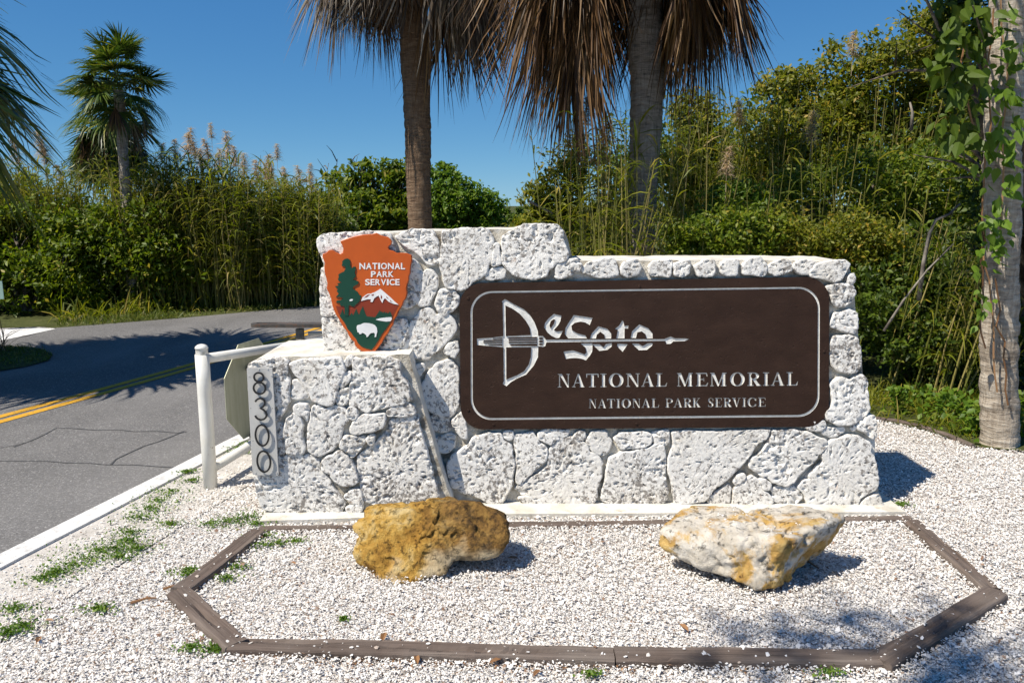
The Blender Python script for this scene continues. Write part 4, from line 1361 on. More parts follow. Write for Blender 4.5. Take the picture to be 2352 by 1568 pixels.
# ------------------------------------------------------------------ landscape timbers
TIM = [('narrow brown landscape timber along the foot of the stone wall', (596, 1210), (2092, 1187), 0.05, 0.012),
       ('cracked brown landscape timber slanting from the low block towards the road', (592, 1215), (414, 1350), 0.092, 0.030),
       ('brown landscape timber at the left bend of the gravel bed', (408, 1352), (545, 1475), 0.098, 0.032),
       ('long sunlit landscape timber along the left front of the gravel bed', (525, 1470), (1410, 1496), 0.090, 0.030),
       ('long landscape timber along the right front of the gravel bed', (1412, 1496), (2045, 1502), 0.088, 0.030),
       ('dark shaded landscape timber at the right front corner of the bed', (2022, 1512), (2288, 1353), 0.098, 0.034),
       ('grey brown landscape timber running from the right end of the wall', (2094, 1192), (2280, 1348), 0.086, 0.030)]
TIMP = []
for i, (lab, a, b, w_, h_) in enumerate(TIM):
    A, B = gnd(*a, h_), gnd(*b, h_)
    A.z = B.z = 0
    L_ = (B - A).length
    nx, ny = max(8, int(L_ / 0.02)), 9
    xs = np.linspace(-L_ / 2, L_ / 2, nx)
    prof = [(-0.5, -0.06), (-0.5, h_ - 0.012), (-0.46, h_ - 0.004), (-0.40, h_), (-0.2, h_), (0.0, h_), (0.2, h_), (0.40, h_), (0.46, h_ - 0.004), (0.5, h_ - 0.012), (0.5, -0.06)]
    V = np.array([(x, q * w_, z_) for x in xs for q, z_ in prof])
    kk = len(prof)
    warp = fbm(np.c_[V[:, 0] * 1.2, np.zeros(len(V)), np.full(len(V), i * 7.0)], 1.0, 3, i)
    g_ = fbm(np.c_[V[:, 0] * 5, V[:, 1] * 90, np.full(len(V), i * 5.0)], 1.0, 3, i + 20)
    V[:, 1] += warp * 0.006 + fbm(np.c_[V[:, 0] * 14, np.sign(V[:, 1]), np.full(len(V), i * 3.0)], 1.0, 3, i + 40) * 0.004
    V[:, 2] += g_ * 0.0045 * (V[:, 2] > 0)
    split = np.clip(fbm(np.c_[V[:, 0] * 1.6, V[:, 1] * 60, np.full(len(V), i * 9.0)], 1.0, 2, i + 60) - 0.35, 0, 1)
    V[:, 2] -= split * 0.06 * (V[:, 2] > h_ - 0.01)
    Fc = [(r_ * kk + c_, (r_ + 1) * kk + c_, (r_ + 1) * kk + c_ + 1, r_ * kk + c_ + 1) for r_ in range(nx - 1) for c_ in range(kk - 1)]
    Fc += [tuple(range(kk)), tuple(range((nx - 1) * kk + kk - 1, (nx - 1) * kk - 1, -1))]
    o = link('landscape_timber', mesh('landscape_timber', V, Fc, M['timber']), None, tuple((A + B) / 2), math.atan2((B - A).y, (B - A).x))
    tag(o, lab, 'timber', 'timbers edging the gravel bed')
    TIMP.append((A, B, w_, h_))
P_, s_ = [], []
for A, B, w_, h_ in TIMP:
    L_ = (B - A).length
    for _ in range(int(L_ * 38)):
        t_, u_ = random.random(), random.uniform(-0.45, 0.45)
        q = A.lerp(B, t_)
        dn = Vector((-(B - A).y, (B - A).x, 0)).normalized()
        q = q + dn * u_ * w_
        P_.append((q.x, q.y, h_))
        s_.append(0.004 + 0.02 * random.random() ** 3)
for A, B, w_, h_ in TIMP:
    dn = Vector((-(B - A).y, (B - A).x, 0)).normalized()
    for _ in range(int((B - A).length * 620)):
        t_, o_ = random.random(), abs(random.gauss(0, 0.028))
        wv = 0.5 + 0.5 * math.sin(t_ * (B - A).length * 7 + w_ * 900)
        q = A.lerp(B, t_) + dn * random.choice((-1, 1)) * (w_ * 0.5 - 0.006 + o_)
        P_.append((q.x, q.y, random.uniform(0, max(0.003, (h_ - 0.004) * (0.45 + 0.55 * wv) - o_ * 0.5))))
        s_.append(0.006 + 0.015 * random.random() ** 2)
v, f = chips_mesh(np.array(P_), np.array(s_), 0.3)
tag(part('shell_bits', v, f, M['shell']), 'loose white shell bits lying on the landscape timbers', 'shell', kind='stuff')

# ------------------------------------------------------------------ boulders


def hull_planes(pts):
    bm = bmesh.new()
    for q in pts:
        bm.verts.new(q)
    bmesh.ops.convex_hull(bm, input=bm.verts)
    bm.faces.ensure_lookup_table()
    pl = []
    for f_ in bm.faces:
        n_ = f_.normal.copy()
        pl.append((n_, n_.dot(f_.verts[0].co)))
    bm.free()
    out = []
    for n_, d_ in pl:
        if d_ < 0:
            n_, d_ = -n_, -d_
        out.append((n_, d_))
    return np.array([tuple(a[0]) for a in out]), np.array([a[1] for a in out])


def boulder(name, pts, label, mat, seed, dents=(), soft=14, amp=1.0, sub=6):
    pts = [Vector(q) for q in pts]
    c = sum(pts, Vector()) / len(pts)
    N_, D_ = hull_planes([q - c for q in pts])
    bm = bmesh.new()
    bmesh.ops.create_icosphere(bm, subdivisions=sub, radius=1)
    V = np.array([v_.co[:] for v_ in bm.verts])
    V /= np.linalg.norm(V, axis=1)[:, None]
    Fc = np.array([[v_.index for v_ in f_.verts] for f_ in bm.faces])
    bm.free()
    dots = V @ N_.T
    inv = np.where(dots > 1e-3, dots / D_[None, :], 0)
    r_ = 1.0 / (np.power(np.power(inv, soft).sum(1), 1.0 / soft))
    P = V * r_[:, None]
    for (q, rad, dep) in dents:
        d_ = np.linalg.norm(P - (np.array(q) - np.array(c)), axis=1)
        P = P - V * (dep * np.exp(-(d_ / rad) ** 2))[:, None]
    nz = fbm(P, 5, 3, seed) * 0.034 + fbm(P, 15, 3, seed + 3) * 0.020 + np.abs(fbm(P, 26, 3, seed + 9)) * -0.016 + fbm(P, 60, 2, seed + 10) * 0.006
    cav = np.clip(fbm(P, 12, 3, seed + 13) - 0.26, 0, 1) * -0.10
    P = P + V * ((nz + cav) * amp)[:, None]
    o = link(name, mesh(name, P + np.array([0, 0, c.z]), Fc, mat, None, True), None, (c.x, c.y, 0))
    tag(o, label, 'boulder', 'boulders on the gravel bed')
    return o


def G(x, y, z):
    return gnd(x, y, z)


r1 = [G(796, 1208, .19), G(802, 1180, .23), G(842, 1158, .24), G(905, 1168, .23), G(960, 1172, .235), G(1030, 1160, .275), G(1070, 1150, .295), G(1110, 1152, .29), G(1160, 1185, .24), G(1174, 1225, .18), G(1162, 1272, .09),
      G(1110, 1296, .03), G(1020, 1308, .01), G(985, 1342, -.01), G(925, 1356, -.03), G(862, 1335, -.02), G(822, 1296, .01), G(800, 1245, .11),
      Vector((-.66, 3.72, .0)), Vector((-.64, 3.72, .18)), Vector((-.30, 3.76, .22)), Vector((-.08, 3.70, .05)), Vector((-.05, 3.68, .18))]
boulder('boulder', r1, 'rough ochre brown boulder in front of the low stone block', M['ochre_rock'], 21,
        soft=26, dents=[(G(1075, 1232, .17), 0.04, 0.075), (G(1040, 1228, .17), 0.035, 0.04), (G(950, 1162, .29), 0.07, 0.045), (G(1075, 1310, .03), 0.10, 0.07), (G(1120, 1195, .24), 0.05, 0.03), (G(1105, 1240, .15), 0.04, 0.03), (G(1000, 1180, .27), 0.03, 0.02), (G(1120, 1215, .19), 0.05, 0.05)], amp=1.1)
r2 = [G(1508, 1232, .15), G(1512, 1200, .19), G(1545, 1168, .20), G(1600, 1156, .21), G(1720, 1153, .25), G(1840, 1153, .28), G(1925, 1170, .27), G(1956, 1190, .24), G(1940, 1215, .18),
      G(1870, 1222, .26), G(1808, 1243, .25), G(1800, 1262, .22), G(1812, 1330, .06), G(1782, 1360, .015), G(1720, 1352, .02), G(1650, 1330, .03), G(1560, 1278, .07), G(1530, 1262, .09),
      G(1850, 1300, .02), G(1900, 1268, .03), Vector((.80, 3.62, .0)), Vector((1.40, 3.60, .0))]
rock2 = boulder('boulder', r2, 'pale wedge shaped boulder with ochre patches near the right of the bed', M['pale_rock'], 55,
                dents=[(G(1745, 1207, .25), 0.035, 0.02), (G(1800, 1205, .26), 0.04, 0.022), (G(1850, 1280, .10), 0.07, 0.03)], soft=26, amp=1.0)
P_ = []
for rk in [o_ for o_ in COL.objects if o_.name.startswith('boulder')]:
    co = np.zeros(len(rk.data.vertices) * 3)
    rk.data.vertices.foreach_get('co', co)
    co = co.reshape(-1, 3)
    low = co[(co[:, 2] > -0.02) & (co[:, 2] < 0.028)]
    cxy = low[:, :2].mean(0)
    for _ in range(900):
        q = low[RNG.integers(len(low))]
        dv = (q[:2] - cxy) / max(np.linalg.norm(q[:2] - cxy), 1e-3)
        r_ = abs(RNG.normal(0, 0.02))
        P_.append((rk.location.x + q[0] + dv[0] * r_, rk.location.y + q[1] + dv[1] * r_, RNG.uniform(0.0, 0.02)))
v, f = chips_mesh(np.array(P_), 0.006 + 0.014 * RNG.beta(1.3, 3, len(P_)), 0.4)
tag(part('shell_bits', v, f, M['shell']), 'white shell gravel banked against the feet of the boulders', 'shell', kind='stuff')
me = rock2.data
nrm = np.zeros(len(me.polygons) * 3)
cen = np.zeros(len(me.polygons) * 3)
me.polygons.foreach_get('normal', nrm)
me.polygons.foreach_get('center', cen)
nrm, cen = nrm.reshape(-1, 3), cen.reshape(-1, 3)
sel = np.where(nrm[:, 2] > 0.93)[0]
sel = sel[RNG.permutation(len(sel))[:260]]
q = cen[sel] + np.array(rock2.location)
keepm = fbm(q, 7, 2, 77) > -0.05
q = q[keepm]
v, f = chips_mesh(q - np.array([0, 0, 0.002]), 0.006 + 0.013 * RNG.beta(1.5, 3, len(q)), 0.15)
tag(part('shell_bits', v, f, M['shell']), 'white shell bits lying on top of the pale boulder', 'shell', kind='stuff')

#VEGETATION
# ------------------------------------------------------------------ foliage helpers


def unit(A):
    return A / np.maximum(np.linalg.norm(A, axis=1), 1e-9)[:, None]


def leaf_cloud(P, size, wr=0.5, up=0.5, droop=0.25):
    n = len(P)
    A = unit(RNG.normal(0, 1, (n, 3)) + np.array([0, 0, -droop]))
    N_ = unit(RNG.normal(0, 0.55, (n, 3)) + np.array([-0.62, -0.42, 0.55 + up * 0.6]))
    B = unit(np.cross(N_, A))
    N_ = np.cross(A, B)
    s = size[:, None]
    V = np.empty((n, 4, 3))
    V[:, 0] = P - A * s * 0.5
    V[:, 1] = P + B * s * wr * 0.5 + N_ * s * 0.08
    V[:, 2] = P + A * s * 0.5 - N_ * s * 0.05
    V[:, 3] = P - B * s * wr * 0.5 + N_ * s * 0.08
    idx = np.arange(n)[:, None, None] * 4
    tri = np.array([[0, 1, 2], [0, 2, 3]])[None]
    return V.reshape(-1, 3), (idx + tri).reshape(-1, 3)


def blob_points(c, r, n_clump, per, spread, inner=0.5):
    d = unit(RNG.normal(0, 1, (n_clump, 3)))
    rr = (inner ** 3 + (1 - inner ** 3) * RNG.uniform(0, 1, n_clump)) ** (1 / 3)
    rr = rr * (1 + 0.28 * RNG.normal(0, 1, n_clump) * 0.6)
    C_ = np.array(c) + d * rr[:, None] * np.array(r)
    P = np.repeat(C_, per, 0) + RNG.normal(0, spread, (n_clump * per, 3)) * np.array([1, 1, 0.7])
    return P[P[:, 2] > 0.02]


def ribbons(P0, D, L, W, sag, segs=4, taper=0.8):
    n = len(P0)
    up = np.array([0, 0, 1.0]) + RNG.normal(0, 0.45, (n, 3))
    S_ = unit(np.cross(D, up))
    V = np.empty((n, segs + 1, 2, 3))
    for q in range(segs + 1):
        t_ = q / segs
        p_ = P0 + D * (L * t_)[:, None]
        p_[:, 2] -= sag * L * t_ ** 2
        w_ = W * (min(1.0, 0.45 + 2.2 * t_)) * max(0.02, 1 - t_ ** (1 / taper)) * 0.5
        V[:, q, 0] = p_ - S_ * w_[:, None]
        V[:, q, 1] = p_ + S_ * w_[:, None]
    st = (segs + 1) * 2
    idx = np.arange(n)[:, None, None] * st
    quad = np.array([[2 * q, 2 * q + 1, 2 * q + 3, 2 * q + 2] for q in range(segs)])[None]
    return V.reshape(-1, 3), (idx + quad).reshape(-1, 4)


def px(x, y, Y):
    return np.array(at(x, y, Y))


def limbs(base, tips, r0, seg=7, jit=0.12):
    out = []
    for t_ in tips:
        a, b = Vector(base), Vector(t_)
        L_ = (b - a).length
        pts = [a]
        for q in (0.3, 0.55, 0.8):
            m_ = a.lerp(b, q)
            m_.z += L_ * 0.06 * math.sin(q * 3.1)
            pts.append(m_ + Vector((random.uniform(-1, 1), random.uniform(-1, 1), random.uniform(-.5, .5))) * jit * L_ * 0.5)
        pts.append(b)
        out.append(tube(pts, [r0, r0 * 0.7, r0 * 0.5, r0 * 0.33, r0 * 0.14], seg))
        for _ in range(4):
            q = random.uniform(0.45, 0.98)
            i = min(int(q * 4), 3)
            s_ = pts[i].lerp(pts[i + 1], q * 4 - i)
            e_ = s_ + Vector((random.uniform(-1, 1), random.uniform(-1, 1), random.uniform(-.1, 1))) * L_ * 0.22
            out.append(tube([s_, s_.lerp(e_, 0.5) + Vector((0, 0, 0.02 * L_)), e_], [r0 * 0.3, r0 * 0.2, r0 * 0.06], 5))
    return merge(out)


def tree(name, label, cat, Y, blobs, mat, lsize, n_leaf, group=None, base=None, trunk_r=0.05, dy=0.0, clump=22, inner=0.45, wr=0.5, spread=None, jitterY=0.25, cull=-0.17):
    cs, rs = [], []
    for (x, y, rx, ry) in blobs:
        Yb = Y + random.uniform(-jitterY, jitterY)
        c_ = px(x, y, Yb)
        rs.append((rx * Yb / F, (rx + ry) / 2 * Yb / F * 0.9, ry * Yb / F))
        cs.append(c_)
    vol = np.array([(r_[0] * r_[2]) for r_ in rs])
    if base is None:
        m_ = np.mean(cs, 0)
        base = (m_[0], m_[1] + 0.2, 0)
    t_ = thing(name, base, label, cat, group)
    v_, f_ = limbs((base[0], base[1], -0.05), [Vector(c_) for c_ in cs], trunk_r)
    part('trunk', v_, f_, M['branch'], t_)
    Ps = []
    for c_, r_, w_ in zip(cs, rs, vol / vol.sum()):
        nl = int(n_leaf * w_)
        sp = spread or max(0.06, 0.16 * min(r_))
        Ps.append(blob_points(c_, r_, max(4, nl // clump), clump, sp, inner))
    P = np.vstack(Ps)
    gs = 9.0 / max(Y, 5) * 2.0
    P = P[(fbm(P, gs, 3, int(Y * 7)) + RNG.normal(0, 0.06, len(P))) > cull]
    v_, f_ = leaf_cloud(P, lsize * RNG.uniform(0.55, 1.25, len(P)), wr)
    part('crown', v_, f_, M[mat], t_, kind='stuff')
    return t_


def reed_stand(label, spots, hmin, hmax, n, mat='reed_leaf', plumes=(), leaf_len=0.5, per=12, group=None, cane='green_cane', leanx=0.0, wid=0.022):
    """spots: list of (x, y, rx, ry) ground ellipses in metres"""
    base = (spots[0][0], spots[0][1], 0)
    t_ = thing('reed_stand', base, label, 'reeds', group)
    P0, D0, tips, cv = [], [], [], []
    P, D, L = [], [], []
    for i in range(n):
        sx, sy, rx, ry = spots[i % len(spots)]
        a, q = random.uniform(0, 6.283), math.sqrt(random.random())
        b = np.array([sx + rx * q * math.cos(a), sy + ry * q * math.sin(a), 0.0])
        h = random.uniform(hmin, hmax)
        ln = np.array([random.gauss(leanx, 0.09), random.gauss(0, 0.09), 1.0])
        top = b + ln * h
        mid = b + ln * h * 0.5 + np.array([random.gauss(0, .04), 0, 0])
        cv.append(tube([b, mid, top], [0.009, 0.007, 0.003], 4, False))
        tips.append(top)
        for j in range(per):
            s_ = 0.18 + 0.82 * (j + random.random()) / per
            az = random.uniform(0, 6.283)
            el = random.uniform(0.25, 1.2)
            P.append(b + (top - b) * s_)
            D.append((math.cos(az) * math.cos(el), math.sin(az) * math.cos(el), math.sin(el)))
            L.append(leaf_len * random.uniform(0.55, 1.2))
    v_, f_ = merge(cv)
    part('stems', v_, f_, M[cane], t_, kind='stuff')
    v_, f_ = ribbons(np.array(P), np.array(D), np.array(L), np.full(len(P), wid) * RNG.uniform(.7, 1.3, len(P)), RNG.uniform(0.35, 0.95, len(P)), 4)
    part('leaf_mass', v_, f_, M[mat], t_, kind='stuff')
    for (x, y, Y, h) in plumes:
        c_ = at(x, y, Y)
        o = link('plume', plume_mesh(random.randrange(4)), t_, (c_.x - base[0], c_.y - base[1], c_.z), random.uniform(0, 6.28))
        h *= 1.35
        o.scale = (h, h, h)
    return t_


PLM = {}


def plume_mesh(i):
    if i not in PLM:
        n_ = 260
        t_ = RNG.uniform(0, 1, n_)
        P = np.c_[0.18 * t_ ** 2, np.zeros(n_), t_ - 0.5] + RNG.normal(0, 0.012, (n_, 3))
        az = RNG.uniform(0, 6.28, n_)
        el = RNG.uniform(0.1, 1.0, n_)
        D = np.c_[np.cos(az) * np.cos(el) + 0.25, np.sin(az) * np.cos(el), np.sin(el)]
        v_, f_ = ribbons(P, unit(D), 0.55 * (1 - 0.5 * t_) * RNG.uniform(.6, 1.2, n_), np.full(n_, 0.034), RNG.uniform(0.3, 1.1, n_), 3)
        st = tube([(0, 0, -1.3), (0, 0, -0.5), (0.02, 0, 0), (0.16, 0, 0.45)], [0.012, 0.01, 0.008, 0.003], 5, False)
        n0 = len(v_)
        V = np.vstack([v_, np.array([tuple(q) for q in st[0]])])
        F2 = np.vstack([f_, np.array(st[1]) + n0])
        PLM[i] = mesh('plume', V, F2, M['plume'])
    return PLM[i]

# ------------------------------------------------------------------ palms


def frond_mesh(name, mat, pitch, pet, fan, fan_pitch, n, spread, sag, w, seed, wav=0.0, segs=6):
    rs = np.random.RandomState(seed)
    pts = [Vector((0, 0, 0))]
    for i in range(1, 6):
        a = R(pitch + (fan_pitch - pitch) * (i / 5) ** 1.6 * 0.7)
        pts.append(pts[-1] + Vector((math.cos(a), 0, math.sin(a))) * pet / 5)
    tv, tf = tube(pts, [0.022, 0.017, 0.014, 0.012, 0.010, 0.009], 5, False)
    E = np.array(pts[-1])
    fp = R(fan_pitch)
    T = np.array([math.cos(fp), 0, math.sin(fp)])
    Nn = np.array([-math.sin(fp), 0, math.cos(fp)])
    S_ = np.array([0, 1.0, 0])
    a = R(spread) * np.linspace(-1, 1, n) + rs.normal(0, 0.03, n)
    D = np.cos(a)[:, None] * T + np.sin(a)[:, None] * S_ + (0.22 * np.abs(np.sin(a)) + rs.normal(0, 0.05 + wav * 0.3, n))[:, None] * Nn
    D = unit(D)
    st = RNG.bit_generator.state
    L = fan * (1 - 0.22 * np.abs(a) / math.pi) * rs.uniform(0.82, 1.08, n)
    side = unit(np.cos(a)[:, None] * S_ - np.sin(a)[:, None] * T + rs.normal(0, 0.25 + wav, (n, 3)))
    V = np.empty((n, segs + 1, 2, 3))
    ph = rs.uniform(0, 6.28, n)
    curl = rs.normal(0, wav, (n, 3))
    base = E + T * rs.uniform(0, 0.10, n)[:, None]
    for q in range(segs + 1):
        t_ = q / segs
        p_ = base + D * (L * t_)[:, None]
        p_[:, 2] -= (sag * rs.uniform(0.8, 1.2)) * L * t_ ** 2.4
        p_ += curl * (L * t_ * t_ * 0.35)[:, None]
        if wav:
            p_[:, 1] += 0.03 * np.sin(ph + t_ * 5) * t_
        ww = w * (0.55 + 1.1 * min(t_, 0.4)) * max(0.03, 1 - t_ ** 2.2) * 0.5
        V[:, q, 0] = p_ - side * ww
        V[:, q, 1] = p_ + side * ww
    stn = (segs + 1) * 2
    quad = (np.arange(n)[:, None, None] * stn + np.array([[2 * q, 2 * q + 1, 2 * q + 3, 2 * q + 2] for q in range(segs)])[None]).reshape(-1, 4)
    n0 = n * stn
    VV = np.vstack([V.reshape(-1, 3), np.array([tuple(q) for q in tv])])
    FF = np.vstack([quad, np.array(tf) + n0])
    return mesh(name, VV, FF, M[mat])


GREEN = {p_: [frond_mesh('frond', 'palm_green', p_, 0.72, 0.92, p_ - 22, 46, 112, 0.30 + 0.12 * (p_ < 20), 0.058, 300 + p_ + 7 * j) for j in range(2)] for p_ in (70, 45, 20, -5, -30, -55)}
DEAD = [frond_mesh('dead_frond', 'dead_frond' if j % 5 < 3 else 'dead_frond_rusty', -2 - 7 * (j % 5), 0.62 + 0.13 * (j % 4), 0.85 + 0.07 * (j % 5), -78 - 3 * (j % 4), 50, 30 + 5 * (j % 3), 0.30, 0.036, 500 + j, wav=0.15, segs=9) for j in range(10)]


def palm_trunk(path, radii, seed, amp=1.0, seg=44, step=0.022):
    path = [np.array(q, float) for q in path]
    d = [0]
    for a, b in zip(path, path[1:]):
        d.append(d[-1] + np.linalg.norm(b - a))
    n_ = int(d[-1] / step)
    s_ = np.linspace(0, d[-1], n_)
    C_ = np.array([[np.interp(q, d, [p_[i] for p_ in path]) for i in range(3)] for q in s_])
    rr = np.interp(s_, d, radii)
    a = np.linspace(0, 2 * np.pi, seg, endpoint=False)
    V = np.zeros((n_, seg, 3))
    V[:, :, 0] = C_[:, None, 0] + rr[:, None] * np.cos(a)
    V[:, :, 1] = C_[:, None, 1] + rr[:, None] * np.sin(a)
    V[:, :, 2] = C_[:, None, 2]
    P = V.reshape(-1, 3)
    loc = P - np.repeat(C_, seg, 0) * np.array([1, 1, 0])
    wob = fbm(np.c_[loc[:, 0] * 5, loc[:, 1] * 5, P[:, 2] * 2], 1, 3, seed) * 0.010
    ring = fbm(np.c_[loc[:, 0] * 6, loc[:, 1] * 6, P[:, 2] * 34], 1, 2, seed + 3) * 0.006
    dis = (wob + ring) * amp
    P = P + np.c_[np.tile(np.cos(a), n_), np.tile(np.sin(a), n_), np.zeros(len(P))] * dis[:, None]
    i0 = (np.arange(n_ - 1)[:, None] * seg + np.arange(seg)[None]).ravel()
    i1 = (np.arange(n_ - 1)[:, None] * seg + (np.arange(seg)[None] + 1) % seg).ravel()
    return P, np.c_[i0, i1, i1 + seg, i0 + seg]


def palm(label, path, radii, crown, bark, rough=1.0, *, n_green=16, n_dead=0, dead_z=(0.0, 0.6), seed=1, green_scale=1.0, dead_scale=1.0, az_bias=None, group='palms around the sign', pitches=(70, 45, 20, -5, -30)):
    base = path[0]
    t_ = thing('palm_tree', (base[0], base[1], 0), label, 'palm', group)
    P, f_ = palm_trunk(path, radii, seed, rough)
    part('trunk', P, f_, M[bark], t_, smooth=True)
    rd = random.Random(seed)
    c_ = Vector(crown) - Vector((base[0], base[1], 0))
    for i in range(n_green):
        pt = pitches[i % len(pitches)]
        o = link('frond', rd.choice(GREEN[pt]), t_, tuple(c_ + Vector((0, 0, 0.25 * pt / 70))), i * 2.39996 + rd.uniform(-.2, .2))
        s_ = green_scale * rd.uniform(0.8, 1.15)
        o.scale = (s_, s_, s_)
        o.rotation_euler = (R(rd.gauss(0, 12)), R(rd.gauss(0, 11)), o.rotation_euler.z)
    for i in range(n_dead):
        az = rd.uniform(0, 6.283) if az_bias is None else rd.choice(az_bias) + rd.gauss(0, 0.35)
        z_ = rd.uniform(*dead_z)
        o = link('dead_frond', DEAD[rd.randrange(10)], t_, tuple(c_ + Vector((math.cos(az) * 0.1, math.sin(az) * 0.1, z_))), az)
        s_ = dead_scale * rd.uniform(0.85, 1.15)
        o.scale = (s_, s_, s_)
    return t_


def tpath(pts, Y, ztop=None):
    out = [px(x, y, Y) for x, y in pts]
    a, b = out[0], out[1]
    t_ = (0 - a[2]) / (b[2] - a[2])
    out.insert(0, a + (b - a) * t_ * np.array([0.6, 0, 1]))
    if ztop:
        a, b = out[-2], out[-1]
        out.append(b + (b - a) / (b - a)[2] * (ztop - b[2]))
    return out


pa = tpath([(964, 525), (960, 300), (952, 150), (950, 60)], 9.4, 5.8)
palmA = palm('brown trunked cabbage palm rising behind the tall end of the wall', pa, [.155, .140, .145, .160, .165, .16], (pa[-1][0], pa[-1][1], 5.6), 'bark_brown', 1.5, n_green=8, n_dead=0, seed=3)
pb = tpath([(1467, 595), (1480, 350), (1488, 180), (1481, 60)], 8.2, 5.6)
palmB = palm('grey trunked cabbage palm rising behind the brown panel', pb, [.17, .152, .155, .168, .178, .17], (pb[-1][0], pb[-1][1], 5.4), 'bark_grey', 1.5, n_green=8, n_dead=0, seed=4)


def skirt(tr, crown, rows, seed, pool=range(10)):
    rd = random.Random(seed)
    b = Vector(tr.location)
    for (az0, daz, z0, z1, s0, s1, n_) in rows:
        for i in range(n_):
            az = R(az0 + rd.uniform(-daz, daz))
            z_ = rd.uniform(z0, z1)
            o = link('dead_frond', DEAD[rd.choice(list(pool))], tr, (crown[0] - b.x + math.cos(az) * 0.12, crown[1] - b.y + math.sin(az) * 0.12, z_), az)
            s_ = rd.uniform(s0, s1)
            o.scale = (s_ * rd.uniform(.8, 1.1), s_ * rd.uniform(.85, 1.2), s_ * rd.uniform(.85, 1.1))
            o.rotation_euler = (R(rd.gauss(0, 11)), R(rd.gauss(0, 9)), az)


skirt(palmA, pa[-1], [(180, 55, 4.75, 5.4, 0.75, 1.0, 30), (240, 30, 5.0, 5.5, 0.7, 0.95, 12), (0, 50, 4.55, 5.3, 0.8, 1.1, 34), (305, 28, 4.9, 5.4, 0.8, 1.0, 12), (90, 60, 4.8, 5.3, 0.8, 1.0, 8)], 5, (0, 1, 2, 5, 6, 7, 5, 0, 3, 4))
skirt(palmB, pb[-1], [(180, 48, 4.15, 5.1, 0.8, 1.1, 44), (2, 45, 4.4, 5.1, 0.75, 1.05, 38), (90, 60, 4.5, 5.1, 0.8, 1.0, 10), (270, 40, 5.2, 5.6, 0.8, 0.9, 8)], 6, (3, 4, 8, 9, 3, 4, 8, 9, 0, 6))

# palms far left, beyond the road
pc = tpath([(290, 465), (281, 330), (275, 232), (272, 208)], 12.7)
palm('taller slender palm standing in the thicket beyond the road', pc, [.088, .084, .078, .078, .074], tuple(pc[-1]), 'bark_grey', 1.5, n_green=44, n_dead=3, dead_z=(-0.1, 0.05), seed=8, green_scale=0.47, dead_scale=0.4, pitches=(70, 45, 20, -5, -30, 20))
pd = tpath([(264, 400), (258, 345), (245, 275)], 14.3)
palm('shorter palm with drooping fronds behind the slender palm', pd, [.10, .09, .09, .08], tuple(pd[-1]), 'bark_pale', 1.5, n_green=44, n_dead=9, dead_z=(-0.2, 0.1), seed=9, green_scale=0.60, dead_scale=0.55, pitches=(45, -5, -30, -55, -55))
# palm at the left edge
pe = [(-6.05, 7.3, 0), (-6.0, 7.3, 1.6), (-5.9, 7.25, 3.6)]
palm('dark fronds of a low palm reaching in at the left edge', pe, [.19, .16, .17], (-5.9, 7.25, 3.65), 'bark_brown', 1.5, n_green=36, n_dead=8, seed=12, green_scale=1.22, pitches=(45, 20, -5, -30, -5, -30))
pe2 = [(-7.3, 7.0, 0), (-7.2, 7.0, 2), (-7.1, 7.0, 3.9)]
palm('neighbouring palm on the island just outside the left edge', pe2, [.19, .16, .17], (-7.1, 7.0, 3.95), 'bark_brown', 1.5, n_green=30, n_dead=6, seed=13, green_scale=1.2)

# vine-clad palm on the right
pr = tpath([(2294, 1022), (2296, 800), (2300, 600), (2304, 300), (2312, 120), (2318, 0)], 5.4, 5.6)
palmR = palm('pale ringed palm trunk wrapped in climbing vine at the right edge', pr, [.132, .116, .112, .110, .110, .112, .112, .12], (pr[-1][0], pr[-1][1], 5.5), 'bark_pale', 2.4, n_green=12, n_dead=0, seed=15)
ps = tpath([(2420, 1015), (2410, 600), (2400, 200)], 6.0, 5.2)
palm('dark trunk standing close behind the vine clad palm', ps, [.17, .16, .15, .15, .15], (ps[-1][0], ps[-1][1], 5.1), 'bark_brown', 1.5, n_green=12, n_dead=6, seed=16)

